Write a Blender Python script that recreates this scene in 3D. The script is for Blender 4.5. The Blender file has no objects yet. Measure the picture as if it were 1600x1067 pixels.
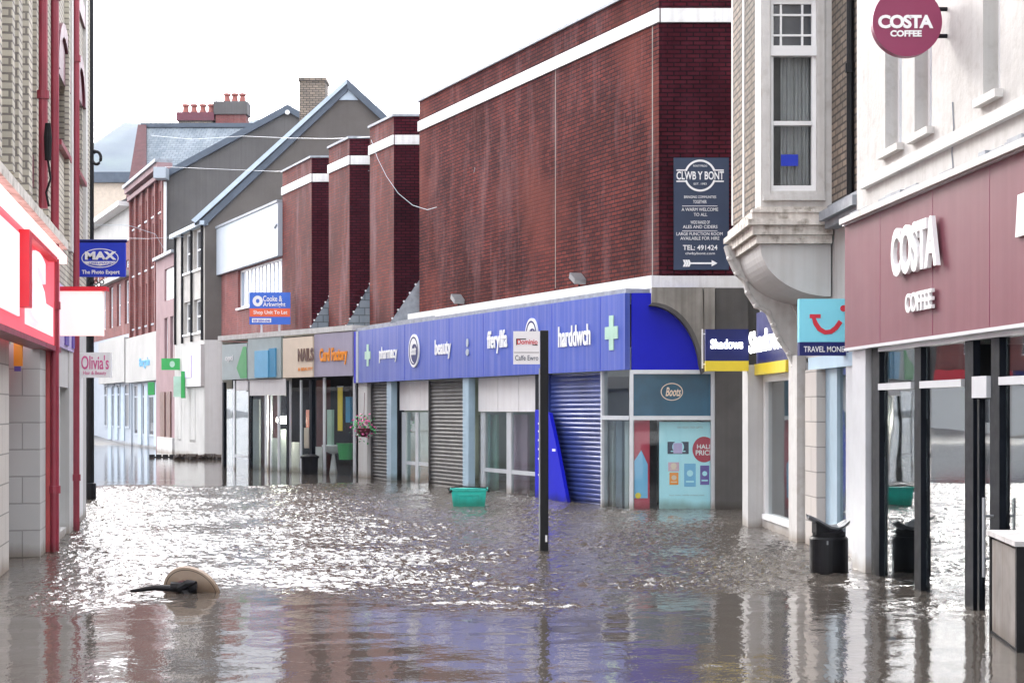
import bpy, bmesh, math, random
import numpy as np
from mathutils import Vector
random.seed(7)
R = math.radians
sc = bpy.context.scene
COL = sc.collection
F, HZ, CH = 2500.0, 640.0, 1.7          # focal length in px of a 1600 px wide frame, horizon row, eye height above the water

# ---------------------------------------------------------------- camera, world, sun, exposure
cam = bpy.data.cameras.new('camera'); camo = bpy.data.objects.new('camera', cam); COL.objects.link(camo)
camo.location = (0, 0, CH); camo.rotation_euler = (R(90), 0, 0)
cam.sensor_width = 36; cam.lens = F*36/1600; cam.shift_y = (HZ-533.5)/1600
cam.clip_start = .1; cam.clip_end = 6000
sc.camera = camo
SUN_EL, SUN_AZ = R(24), R(-28)           # low bright cloud over the left rooftops, ahead of the camera
wd = bpy.data.worlds.new('World'); sc.world = wd; wd.use_nodes = True
nt = wd.node_tree; nt.nodes.clear()
wo = nt.nodes.new('ShaderNodeOutputWorld'); bg = nt.nodes.new('ShaderNodeBackground')
sky = nt.nodes.new('ShaderNodeTexSky'); sky.sky_type = 'NISHITA'; sky.sun_disc = False
sky.sun_elevation = SUN_EL; sky.sun_rotation = SUN_AZ; sky.air_density = 1; sky.dust_density = 3
mx = nt.nodes.new('ShaderNodeMix'); mx.data_type = 'RGBA'; mx.inputs[0].default_value = .78
tcw = nt.nodes.new('ShaderNodeTexCoord'); dp = nt.nodes.new('ShaderNodeVectorMath'); dp.operation = 'DOT_PRODUCT'
dp.inputs[1].default_value = (math.sin(SUN_AZ)*math.cos(SUN_EL), math.cos(SUN_AZ)*math.cos(SUN_EL), math.sin(SUN_EL))
nt.links.new(tcw.outputs['Generated'], dp.inputs[0])
mrw = nt.nodes.new('ShaderNodeMapRange'); mrw.interpolation_type = 'SMOOTHSTEP'
mrw.inputs[1].default_value, mrw.inputs[2].default_value, mrw.inputs[3].default_value, mrw.inputs[4].default_value = 0., 1., 1.4, 3.1
nt.links.new(dp.outputs['Value'], mrw.inputs[0])
cl = nt.nodes.new('ShaderNodeMix'); cl.data_type = 'RGBA'; cl.blend_type = 'MULTIPLY'; cl.inputs[0].default_value = 1
cl.inputs[6].default_value = (8.2, 8.25, 8.5, 1)         # cloud cover, brighter round the hidden sun
nt.links.new(mrw.outputs[0], cl.inputs[7]); nt.links.new(cl.outputs[2], mx.inputs[7])
nt.links.new(sky.outputs[0], mx.inputs[6]); nt.links.new(mx.outputs[2], bg.inputs[0])
bg.inputs[1].default_value = .12
nt.links.new(bg.outputs[0], wo.inputs[0])
sl = bpy.data.lights.new('sun', 'SUN'); sl.energy = .95; sl.angle = R(14); sl.color = (1, .96, .91)
so = bpy.data.objects.new('sun', sl); COL.objects.link(so)
sd = Vector((math.sin(SUN_AZ)*math.cos(SUN_EL), math.cos(SUN_AZ)*math.cos(SUN_EL), math.sin(SUN_EL)))
so.rotation_euler = (-sd).to_track_quat('-Z', 'Y').to_euler(); so.location = (-20, 20, 40)
sc.view_settings.view_transform = 'Standard'; sc.view_settings.look = 'None'
sc.view_settings.exposure = 1.4; sc.view_settings.gamma = 1
sc.cycles.max_bounces = 8; sc.cycles.transparent_max_bounces = 16

# ---------------------------------------------------------------- materials
M = {}
def nodes(name):
    m = bpy.data.materials.new(name); m.use_nodes = True
    t = m.node_tree; b = t.nodes['Principled BSDF']; M[name] = m
    return m, t, b
def N(t, kind, **kw):
    n = t.nodes.new(kind)
    for k, v in kw.items():
        if k.startswith('i_'): n.inputs[k[2:].replace('_', ' ')].default_value = v
        else: setattr(n, k, v)
    return n
def mixc(t, fac, a, b, mode='MIX'):
    n = t.nodes.new('ShaderNodeMix'); n.data_type = 'RGBA'; n.blend_type = mode
    for i, v in ((0, fac), (6, a), (7, b)):
        if isinstance(v, bpy.types.NodeSocket): t.links.new(v, n.inputs[i])
        elif i == 0: n.inputs[i].default_value = v
        else: n.inputs[i].default_value = (*v, 1) if len(v) == 3 else v
    return n.outputs[2]
def ramp(t, sock, a, b, lo=0., hi=1.):
    n = N(t, 'ShaderNodeMapRange'); n.clamp = True
    t.links.new(sock, n.inputs[0])
    n.inputs[1].default_value, n.inputs[2].default_value, n.inputs[3].default_value, n.inputs[4].default_value = a, b, lo, hi
    return n.outputs[0]
def noise(t, scale, sx=1, sy=1, sz=1, detail=4, uv=False, rough=.6):
    c = N(t, 'ShaderNodeTexCoord'); mp = N(t, 'ShaderNodeMapping')
    mp.inputs['Scale'].default_value = (sx, sy, sz)
    t.links.new(c.outputs['UV' if uv else 'Object'], mp.inputs[0])
    n = N(t, 'ShaderNodeTexNoise'); n.inputs['Scale'].default_value = scale; n.inputs['Detail'].default_value = detail
    n.inputs['Roughness'].default_value = rough
    t.links.new(mp.outputs[0], n.inputs[0]); return n.outputs[0]
def tide(t, col):
    g = N(t, 'ShaderNodeNewGeometry'); sp = N(t, 'ShaderNodeSeparateXYZ'); t.links.new(g.outputs['Position'], sp.inputs[0])
    mp = N(t, 'ShaderNodeMapping'); mp.inputs['Scale'].default_value = (1, 1, .3); t.links.new(g.outputs['Position'], mp.inputs[0])
    n = N(t, 'ShaderNodeTexNoise'); n.inputs['Scale'].default_value = 3; n.inputs['Detail'].default_value = 6; t.links.new(mp.outputs[0], n.inputs[0])
    a = N(t, 'ShaderNodeMath'); a.operation = 'MULTIPLY_ADD'; a.inputs[1].default_value = -.28; t.links.new(n.outputs[0], a.inputs[0]); t.links.new(sp.outputs[2], a.inputs[2])
    return mixc(t, ramp(t, a.outputs[0], -.12, .02, .75, 0.), col, mixc(t, 1., col, (.42, .34, .26), 'MULTIPLY'))
def mat(name, c, rough=.6, var=.12, sc_=3., metal=0., streak=0., streakc=(.12, .1, .085), bump=0., spec=None, dirt=0.):
    m, t, b = nodes(name)
    b.inputs['Roughness'].default_value = rough; b.inputs['Metallic'].default_value = metal
    if spec is not None: b.inputs['Specular IOR Level'].default_value = spec
    n = noise(t, sc_)
    col = mixc(t, ramp(t, n, .3, .7), tuple(x*(1-var) for x in c), tuple(min(1, x*(1+var)) for x in c))
    if streak:
        s = noise(t, 1., 11, .22, 1, 3, uv=True, rough=.5)
        col = mixc(t, ramp(t, s, .42, .8, 0, streak), col, streakc)
    if dirt:
        s = noise(t, 7., detail=8)
        col = mixc(t, ramp(t, s, .52, .68, 0, dirt), col, streakc)
    col = tide(t, col)
    t.links.new(col, b.inputs['Base Color'])
    t.links.new(ramp(t, noise(t, sc_*2.3), .3, .7, max(.02, rough-.05), min(1, rough+.05)), b.inputs['Roughness'])
    if bump:
        bp = N(t, 'ShaderNodeBump'); bp.inputs['Strength'].default_value = .6; bp.inputs['Distance'].default_value = bump
        t.links.new(noise(t, 9., detail=8), bp.inputs['Height']); t.links.new(bp.outputs[0], b.inputs['Normal'])
    return m
def brick(name, c1, c2, mort, w=.225, h=.075, ms=.011, pale=0., palec=(.5, .4, .38), dark=0., var=.35, warm=None, sheen=.25):
    m, t, b = nodes(name)
    c = N(t, 'ShaderNodeTexCoord'); bt = N(t, 'ShaderNodeTexBrick')
    bt.inputs['Scale'].default_value = 1; bt.inputs['Brick Width'].default_value = w; bt.inputs['Row Height'].default_value = h
    bt.inputs['Mortar Size'].default_value = ms; bt.inputs['Mortar Smooth'].default_value = .2; bt.inputs['Bias'].default_value = -.1
    bt.inputs['Color1'].default_value = (*c1, 1); bt.inputs['Color2'].default_value = (*c2, 1); bt.inputs['Mortar'].default_value = (*mort, 1)
    t.links.new(c.outputs['UV'], bt.inputs[0])
    col = bt.outputs[0]
    col = mixc(t, ramp(t, noise(t, .55, uv=True, detail=6), .35, .65), col, mixc(t, 1., col, (1-var, 1-var*.9, 1-var*.85), 'MULTIPLY'))
    if dark: col = mixc(t, ramp(t, noise(t, 1.3, 1, .3, 1, 6, uv=True), .5, .68, 0, dark), col, tuple(x*.3 for x in c1))
    if pale: col = mixc(t, ramp(t, noise(t, .9, 1.5, .28, 1, 9, uv=True, rough=.72), .5, .74, 0, pale), col, palec)
    if warm: col = mixc(t, ramp(t, noise(t, .35, 1, .8, 1, 3, uv=True), .52, .7, 0, .5), col, warm)
    t.links.new(tide(t, col), b.inputs['Base Color'])
    b.inputs['Roughness'].default_value = .8; b.inputs['Specular IOR Level'].default_value = sheen
    bp = N(t, 'ShaderNodeBump'); bp.inputs['Strength'].default_value = .7; bp.inputs['Distance'].default_value = .008; bp.invert = True
    t.links.new(bt.outputs['Fac'], bp.inputs['Height']); t.links.new(bp.outputs[0], b.inputs['Normal'])
    return m
def emit(name, c, s, base=None):
    m, t, b = nodes(name)
    b.inputs['Base Color'].default_value = (*(base or c), 1)
    b.inputs['Emission Color'].default_value = (*c, 1); b.inputs['Emission Strength'].default_value = s
    return m
def glass(name, ior=1.7, tint=(.9, .95, .95), rough=.015):
    m, t, b = nodes(name); t.nodes.remove(b)
    o = t.nodes['Material Output']
    tr = N(t, 'ShaderNodeBsdfTransparent'); tr.inputs[0].default_value = (*tint, 1)
    gl = N(t, 'ShaderNodeBsdfGlossy'); gl.inputs['Roughness'].default_value = rough
    fr = N(t, 'ShaderNodeFresnel'); ge = N(t, 'ShaderNodeNewGeometry')      # same reflectance entering and leaving the thin pane
    t.links.new(ramp(t, ge.outputs['Backfacing'], 0, 1, ior, 1/ior), fr.inputs[0])
    bp = N(t, 'ShaderNodeBump'); bp.inputs['Strength'].default_value = .5; bp.inputs['Distance'].default_value = .004
    t.links.new(noise(t, 1.1, detail=1), bp.inputs['Height']); t.links.new(bp.outputs[0], gl.inputs['Normal'])
    ms = N(t, 'ShaderNodeMixShader')
    t.links.new(fr.outputs[0], ms.inputs[0]); t.links.new(tr.outputs[0], ms.inputs[1]); t.links.new(gl.outputs[0], ms.inputs[2])
    t.links.new(ms.outputs[0], o.inputs[0]); return m

mat('old_render', (.5, .49, .47), .7, .12, .6, streak=.35, streakc=(.3, .28, .25), bump=.012, dirt=.35)
mat('far_white', (.4, .39, .37), .6, .12, .8, streak=.5, streakc=(.25, .24, .22))
mat('white_paint', (.52, .515, .505), .6, .08, 1.2, streak=.6, streakc=(.4, .38, .35), bump=.006, dirt=.12)
mat('aged_white', (.6, .59, .57), .6, .08, 4, streak=.4, streakc=(.36, .32, .28), bump=.012, dirt=.35)
mat('crusty_white', (.66, .62, .57), .8, .12, 9, streak=.5, streakc=(.2, .17, .13), bump=.03, dirt=.8)
mat('clean_white', (.8, .8, .8), .4, .03, 3)
mat('band_white', (.74, .74, .73), .5, .06, 2, streak=.45, streakc=(.42, .4, .37), dirt=.25)
mat('milk_panel', (.72, .7, .7), .4, .04, streak=.2, streakc=(.5, .42, .42))
mat('pale_cladding', (.36, .4, .45), .45, .04, .5, streak=.25, streakc=(.4, .42, .44))
mat('grey_render', (.105, .098, .095), .9, .22, .45, streak=.55, streakc=(.08, .075, .07), bump=.006)
mat('brown_render', (.1, .088, .08), .9, .2, .6, streak=.5, streakc=(.11, .1, .09), bump=.006)
mat('concrete', (.25, .235, .21), .85, .3, 1.4, streak=.7, streakc=(.1, .085, .065), bump=.01)
mat('dark_column', (.09, .085, .08), .8, .25, 1.2, streak=.4, streakc=(.05, .045, .04))
mat('slate', (.2, .235, .26), .6, .28, 5, bump=.02, streak=.3, streakc=(.3, .31, .28))
mat('pale_slate', (.36, .41, .43), .6, .25, 4, bump=.02, streak=.3, streakc=(.22, .25, .25))
mat('lead', (.26, .28, .31), .55, .25, 6, bump=.01)
mat('verge_blue', (.42, .5, .58), .5, .1)
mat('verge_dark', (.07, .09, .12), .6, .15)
mat('black_paint', (.006, .006, .007), .45, .2, 12, spec=.2)
mat('black_matt', (.01, .01, .011), .7, .3, 8, spec=.2)
mat('dark_frame', (.005, .007, .011), .5, .2, 4, spec=.12)
mat('alu', (.6, .62, .64), .35, .06, 3, metal=.3)
mat('pale_blue_frame', (.33, .45, .54), .45, .08)
mat('maroon_paint', (.26, .025, .045), .38, .15, 3)
mat('old_red', (.07, .018, .02), .8, .2, 3)
mat('dark_maroon', (.12, .02, .035), .45, .2, 3)
mat('coffee_maroon', (.17, .05, .068), .5, .05, .5, streak=.15, streakc=(.32, .14, .17), spec=.25)
mat('disc_maroon', (.22, .02, .075), .35, .05, 1)
mat('fascia_blue', (.04, .08, .4), .45, .1, .6, streak=.45, streakc=(.24, .25, .5))
mat('deep_blue', (.004, .008, .5), .5, .08, .6, spec=.25)
mat('navy', (.008, .014, .12), .4, .1, 2, spec=.3)
mat('sign_navy', (.02, .035, .075), .5, .08, 3)
mat('royal_blue', (.02, .045, .5), .5, .05, spec=.3)
mat('yellow', (.75, .58, .02), .4, .05)
mat('sky_blue', (.22, .68, .82), .4, .03)
mat('pale_sky', (.45, .62, .75), .4, .05)
mat('red', (.6, .02, .04), .4, .05)
mat('crimson', (.42, .015, .05), .4, .05)
mat('orange', (.85, .3, .03), .4, .05)
mat('orange_red', (.75, .13, .05), .4, .05)
mat('green', (.03, .35, .08), .4, .1)
mat('mint', (.4, .6, .48), .4, .1)
mat('teal_crate', (.02, .56, .46), .35, .08, 6, dirt=.25, streakc=(.01, .2, .16))
mat('teal_glass_panel', (.02, .1, .17), .2, .3, 1.2)
mat('beige_sign', (.72, .6, .47), .45, .05)
mat('mauve_sign', (.36, .33, .42), .4, .05, streak=.2, streakc=(.2, .2, .3))
mat('grey_green', (.33, .4, .4), .4, .1)
mat('cyan_panel', (.15, .45, .7), .4, .05)
mat('deep_cyan', (.03, .25, .45), .4, .05)
mat('brown_letter', (.16, .09, .07), .5, .1)
mat('pink', (.65, .12, .3), .5, .08)
mat('pale_pink', (.62, .4, .48), .5, .2, 1)
mat('purple', (.12, .08, .35), .5, .1)
mat('lilac', (.5, .42, .66), .5, .1)
mat('pink_render', (.27, .17, .175), .8, .12, 1, streak=.3, streakc=(.25, .14, .15))
mat('tan_table', (.34, .265, .2), .5, .1, 5)
mat('wine_plastic', (.07, .008, .018), .4, .1)
mat('steel', (.3, .31, .32), .4, .15, 8, metal=.6)
mat('shutter_steel', (.085, .082, .08), .5, .15, 2, metal=.2, spec=.3)
mat('shutter_blue', (.03, .05, .2), .35, .3, .8, metal=.25)
mat('curtain', (.3, .3, .3), .9, .15, 3)
mat('interior', (.06, .06, .06), .9, .4, 1)
mat('interior_dark', (.03, .028, .03), .9, .4, 1)
mat('interior_pale', (.4, .42, .4), .8, .2, .8)
mat('interior_red', (.12, .035, .03), .8, .2, 1)
mat('display_pale', (.75, .78, .74), .5, .15, 2)
mat('poster_blue', (.45, .82, .9), .4, .04, .7)
mat('timber_panel', (.2, .185, .17), .6, .3, 3, streak=.8, streakc=(.14, .1, .08))
mat('mud', (.06, .045, .035), .8, .4, 3, bump=.03)
mat('hill_wood', (.05, .07, .04), .95, .5, .02)
mat('asphalt', (.07, .07, .072), .45, .35, .5)
mat('cream_band', (.6, .5, .4), .7, .1)
mat('terracotta', (.3, .1, .08), .8, .2, 5)
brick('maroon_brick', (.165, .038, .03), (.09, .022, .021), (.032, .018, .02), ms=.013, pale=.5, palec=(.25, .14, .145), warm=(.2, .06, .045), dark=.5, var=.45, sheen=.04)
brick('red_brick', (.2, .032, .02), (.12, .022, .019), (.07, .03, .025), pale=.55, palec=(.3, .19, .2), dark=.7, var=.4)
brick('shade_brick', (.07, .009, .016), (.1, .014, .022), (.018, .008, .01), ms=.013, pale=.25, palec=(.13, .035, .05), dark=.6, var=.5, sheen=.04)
brick('far_brick', (.27, .07, .06), (.2, .055, .05), (.2, .12, .11), pale=.3)
brick('cream_brick', (.64, .58, .48), (.5, .45, .38), (.25, .22, .2), w=.225, h=.075, ms=.012, dark=.15, pale=.35, palec=(.74, .76, .58), var=.25)
brick('buff_brick', (.33, .26, .2), (.2, .165, .135), (.09, .078, .068), w=.23, h=.085, ms=.014, dark=.5, var=.4)
brick('tiles_beige', (.56, .52, .48), (.53, .49, .46), (.3, .28, .26), w=.6, h=.31, ms=.008, var=.1)
brick('tiles_grey', (.5, .49, .48), (.47, .46, .45), (.33, .32, .31), w=.6, h=.31, ms=.008, var=.1)
brick('slate_tiles', (.2, .23, .26), (.15, .18, .21), (.08, .09, .1), w=.3, h=.2, ms=.012, pale=.4, palec=(.36, .4, .4))
emit('lightbox', (1, .7, .66), .3, (.75, .62, .6)); emit('red_glow', (1, .1, .14), .35, (.5, .05, .07)); emit('white_glow', (1, .5, .53), .5, (.7, .5, .52))
emit('flare_glow', (1, .92, .75), 40.); emit('sign_white', (1, 1, 1), 1.2); emit('tube_light', (1, .6, .6), .7)
emit('pale_glow', (.85, .95, .8), .8); emit('pinkish_glow', (1, .35, .4), 1.2, (.7, .3, .3))
glass('coffee_glass', 2.35, (.8, .86, .88)); glass('glass', 1.95, (.82, .87, .88)); glass('clear_glass', 1.4, (.97, .99, .99))
m_, t_, b_ = nodes('window_dark')
b_.inputs['Base Color'].default_value = (.05, .055, .065, 1); b_.inputs['Roughness'].default_value = .06; b_.inputs['IOR'].default_value = 1.7
m_, t_, b_ = nodes('window_pale')
b_.inputs['Base Color'].default_value = (.25, .32, .4, 1); b_.inputs['Roughness'].default_value = .1; b_.inputs['IOR'].default_value = 1.6

# ---------------------------------------------------------------- helpers
ORG = {}
def ax(px): return (px-800)/F
class W:
    """a vertical plane: p0 is its end on the viewer's left, n faces the viewer"""
    def __init__(s, x0, y0, x1, y1):
        s.o = Vector((x0, y0)); d = Vector((x1-x0, y1-y0)); s.L = d.length; s.d = d/s.L; s.n = Vector((s.d.y, -s.d.x))
    def s(s, px, off=0.):
        p = s.o+s.n*off; a = ax(px); return (a*p.y-p.x)/(s.d.x-a*s.d.y)
    def Y(s, px, off=0.): return (s.o+s.n*off+s.d*s.s(px, off)).y
    def z(s, px, py, off=0.): return CH+(HZ-py)*s.Y(px, off)/F
    def P(s, t, z, off=0.):
        q = s.o+s.d*t+s.n*off; return Vector((q.x, q.y, z))
def front(Y): return W(0, Y, 1, Y)
class MB:
    def __init__(s): s.v = []; s.f = []
    def add(s, vs, fs):
        k = len(s.v); s.v += [Vector(v) for v in vs]; s.f += [tuple(i+k for i in f) for f in fs]; return s
    def box(s, w, a, b, z0, z1, o0, o1):
        if a > b: a, b = b, a
        if o0 > o1: o0, o1 = o1, o0
        v = [w.P(t, z, o) for o in (o0, o1) for z in (z0, z1) for t in (a, b)]
        return s.add(v, [(0, 2, 3, 1), (4, 5, 7, 6), (0, 1, 5, 4), (2, 6, 7, 3), (0, 4, 6, 2), (1, 3, 7, 5)])
    def xbox(s, x0, x1, y0, y1, z0, z1): return s.box(W(0, 0, 1, 0), x0, x1, z0, z1, -y1, -y0)
    def poly(s, w, pts, o0, o1):
        """pts (t,z) in the wall plane, extruded from o0 to o1"""
        n = len(pts); v = [w.P(t, z, o0) for t, z in pts]+[w.P(t, z, o1) for t, z in pts]
        return s.add(v, [tuple(range(n)), tuple(range(2*n-1, n-1, -1))]+[(i, (i+1) % n, n+(i+1) % n, n+i) for i in range(n)])
    def strip(s, w, outer, inner, o0, o1):
        """band between two equally long polylines, extruded"""
        for i in range(len(outer)-1): s.poly(w, [outer[i], outer[i+1], inner[i+1], inner[i]], o0, o1)
        return s
    def tube(s, pts, r, k=8, cap=True):
        pts = [Vector(p) for p in pts]; n = len(pts); rr = r if isinstance(r, (list, tuple)) else [r]*n
        base = len(s.v); vs = []
        for i, p in enumerate(pts):
            d = (pts[min(i+1, n-1)]-pts[max(i-1, 0)]).normalized()
            u = d.cross(Vector((0, 0, 1)) if abs(d.z) < .9 else Vector((1, 0, 0))).normalized(); w_ = d.cross(u)
            vs += [p+(u*math.cos(2*math.pi*j/k)+w_*math.sin(2*math.pi*j/k))*rr[i] for j in range(k)]
        fs = [(i*k+j, i*k+(j+1) % k, (i+1)*k+(j+1) % k, (i+1)*k+j) for i in range(n-1) for j in range(k)]
        if cap: fs += [tuple(range(k-1, -1, -1)), tuple((n-1)*k+j for j in range(k))]
        return s.add(vs, fs)
    def quad(s, *p): return s.add(p, [tuple(range(len(p)))])
    def prism(s, pts, z0, z1):
        n = len(pts); v = [(x, y, z0) for x, y in pts]+[(x, y, z1) for x, y in pts]
        return s.add(v, [tuple(range(n-1, -1, -1)), tuple(range(n, 2*n))]+[(i, (i+1) % n, n+(i+1) % n, n+i) for i in range(n)])
    def disc(s, w, t, z, rt, rz, o0, o1, k=40, t0=0): return s.poly(w, [(t+rt*math.cos(2*math.pi*i/k), z+rz*math.sin(2*math.pi*i/k)) for i in range(k)], o0, o1)
    def ring(s, w, t, z, rt, rz, th, o0, o1, k=40, a0=0, a1=2*math.pi):
        A = [a0+(a1-a0)*i/k for i in range(k+1)]
        return s.strip(w, [(t+rt*math.cos(a), z+rz*math.sin(a)) for a in A], [(t+(rt-th)*math.cos(a), z+(rz-th)*math.sin(a)) for a in A], o0, o1)
    def build(s, name, m, parent=None, smooth=False, bevel=0):
        me = bpy.data.meshes.new(name)
        if parent is not None: org = ORG[parent.name]
        else:
            xs = [v.x for v in s.v]; ys = [v.y for v in s.v]; org = Vector(((min(xs)+max(xs))/2, (min(ys)+max(ys))/2, min(v.z for v in s.v)))
        me.from_pydata([v-org for v in s.v], [], s.f)
        uv = me.uv_layers.new(name='UVMap')
        me.validate(); me.update()
        for p in me.polygons:
            n = p.normal
            for li in p.loop_indices:
                v = me.vertices[me.loops[li].vertex_index].co+org
                if abs(n.z) > .8: c = (v.x, v.y)
                else:
                    h = Vector((-n.y, n.x)).normalized(); c = (v.x*h.x+v.y*h.y, v.z/max(.3, math.sqrt(1-n.z*n.z)))
                uv.data[li].uv = c
        me.materials.append(M[m] if isinstance(m, str) else m)
        if smooth:
            for p in me.polygons: p.use_smooth = True
        o = bpy.data.objects.new(name, me); COL.objects.link(o); ORG[o.name] = org
        if parent is not None: o.parent = parent
        else: o.location = org
        if bevel:
            b = o.modifiers.new('edge', 'BEVEL'); b.width = bevel; b.segments = 2; b.limit_method = 'ANGLE'
        return o
def tag(o, label, cat, group=None, kind=None):
    if label: o['label'] = label
    if cat: o['category'] = cat
    if group: o['group'] = group
    if kind: o['kind'] = kind
    return o
def thing(name, x, y, z, label, cat, group=None):
    o = bpy.data.objects.new(name, None); COL.objects.link(o); o.location = (x, y, z); o.empty_display_size = .2
    ORG[o.name] = Vector((x, y, z)); return tag(o, label, cat, group)
def text(body, w, px0, px1, py0, py1, m, parent, off=.02, ext=.01, bold=.0, name='lettering', metres=None, shear=0, fit=True, track=1.0, center_anchor=None):
    """lettering fitted between two columns and two rows of the sign's plane"""
    cu = bpy.data.curves.new('t', 'FONT'); cu.body = body; cu.extrude = .5; cu.offset = bold; cu.align_x = 'CENTER'; cu.shear = shear
    cu.space_character = track; cu.resolution_u = 4
    ob = bpy.data.objects.new('t', cu); COL.objects.link(ob)
    dg = bpy.context.evaluated_depsgraph_get(); me = bpy.data.meshes.new_from_object(ob.evaluated_get(dg))
    COL.objects.unlink(ob); bpy.data.objects.remove(ob)
    co = [v.co.copy() for v in me.vertices]
    x0, x1 = min(c.x for c in co), max(c.x for c in co); y0, y1 = min(c.y for c in co), max(c.y for c in co)
    if metres: a, b, z0, z1 = metres
    else:
        a, b = w.s(px0, off), w.s(px1, off); pm = (px0+px1)/2; z0, z1 = w.z(pm, py1, off), w.z(pm, py0, off)
    mb = MB()
    vs = [w.P(a+(c.x-x0)/(x1-x0)*(b-a), z0+(c.y-y0)/(y1-y0)*(z1-z0), off+(.5+c.z)*ext) for c in co]
    mb.add(vs, [tuple(p.vertices) for p in me.polygons])
    bpy.data.meshes.remove(me)
    return mb.build(name, m, parent)
def holes(mb, w, a, b, z0, z1, ops, o0, o1):
    """wall from a to b with rectangular openings (a,b,z0,z1)"""
    zs = sorted({z0, z1}|{min(max(q, z0), z1) for o in ops for q in o[2:4]})
    for k in range(len(zs)-1):
        zm = (zs[k]+zs[k+1])/2; cuts = sorted((max(a, o[0]), min(b, o[1])) for o in ops if o[2] < zm < o[3]); t = a
        for c0, c1 in cuts:
            if c0 > t+1e-4: mb.box(w, t, c0, zs[k], zs[k+1], o0, o1)
            t = max(t, c1)
        if t < b-1e-4: mb.box(w, t, b, zs[k], zs[k+1], o0, o1)
    return mb
def window(parent, w, a, b, z0, z1, cols=1, rows=(), off=0., fm='clean_white', gm='window_dark', sill=True, fw=.05, depth=.12, sillm=None):
    mb = MB(); o0, o1 = off-depth-.05, off-depth+.01
    mb.box(w, a, a+fw, z0, z1, o0, o1).box(w, b-fw, b, z0, z1, o0, o1)
    mb.box(w, a+fw, b-fw, z0, z0+fw, o0, o1).box(w, a+fw, b-fw, z1-fw, z1, o0, o1)
    for c in range(1, cols):
        t = a+(b-a)*c/cols; mb.box(w, t-fw*.35, t+fw*.35, z0+fw, z1-fw, o0+.01, o1-.01)
    for r in rows: z = z0+(z1-z0)*r; mb.box(w, a+fw, b-fw, z-fw*.4, z+fw*.4, o0+.005, o1-.005)
    f = mb.build('window', fm, parent)
    MB().box(w, a+fw*.5, b-fw*.5, z0+fw*.5, z1-fw*.5, o0+.02, o0+.03).build('pane', gm, f)
    if sill: MB().box(w, a-.06, b+.06, z0-.07, z0-.003, off-depth, off+.07).build('sill', sillm or fm, f)
    return f
def room(parent, w, a, b, z1, off, depth, m='interior', z0=-.5):
    mb = MB(); e = .04
    mb.box(w, a, b, z0, z1, off-depth-e, off-depth)
    mb.box(w, a, a+e, z0, z1, off-depth+.001, off).box(w, b-e, b, z0, z1, off-depth+.001, off)
    mb.box(w, a+e+.001, b-e-.001, z1-e, z1, off-depth+.001, off)
    return mb.build('interior_wall', m, parent)
def shutter(parent, w, a, b, z0, z1, off, m, pitch=.085):
    mb = MB(); z = z0; prof = []
    while z < z1:
        for k, o in ((0, 0), (.12, .006), (.35, .015), (.6, .017), (.85, .009)):
            prof.append((min(z+k*pitch, z1), off+o))
        z += pitch
    v = []
    for zz, o in prof: v += [w.P(a, zz, o), w.P(b, zz, o)]
    n = len(prof)
    mb.add(v, [(2*i, 2*i+1, 2*i+3, 2*i+2) for i in range(n-1)])
    mb.box(w, a, b, z0, z1, off-.03, off-.01)
    mb.box(w, a-.04, a-.002, z0, z1, off-.03, off+.05).box(w, b+.002, b+.04, z0, z1, off-.03, off+.05)
    return mb.build('roller_shutter', m, parent)
def pane(parent, w, a, b, z0, z1, off, m='glass', name='pane'):
    return MB().box(w, a, b, z0, z1, off-.004, off+.004).build(name, m, parent)
def posts(w, xs, z0, z1, o0, o1, mb=None):
    mb = mb or MB()
    for a, b in xs: mb.box(w, a, b, z0, z1, o0, o1)
    return mb

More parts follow.
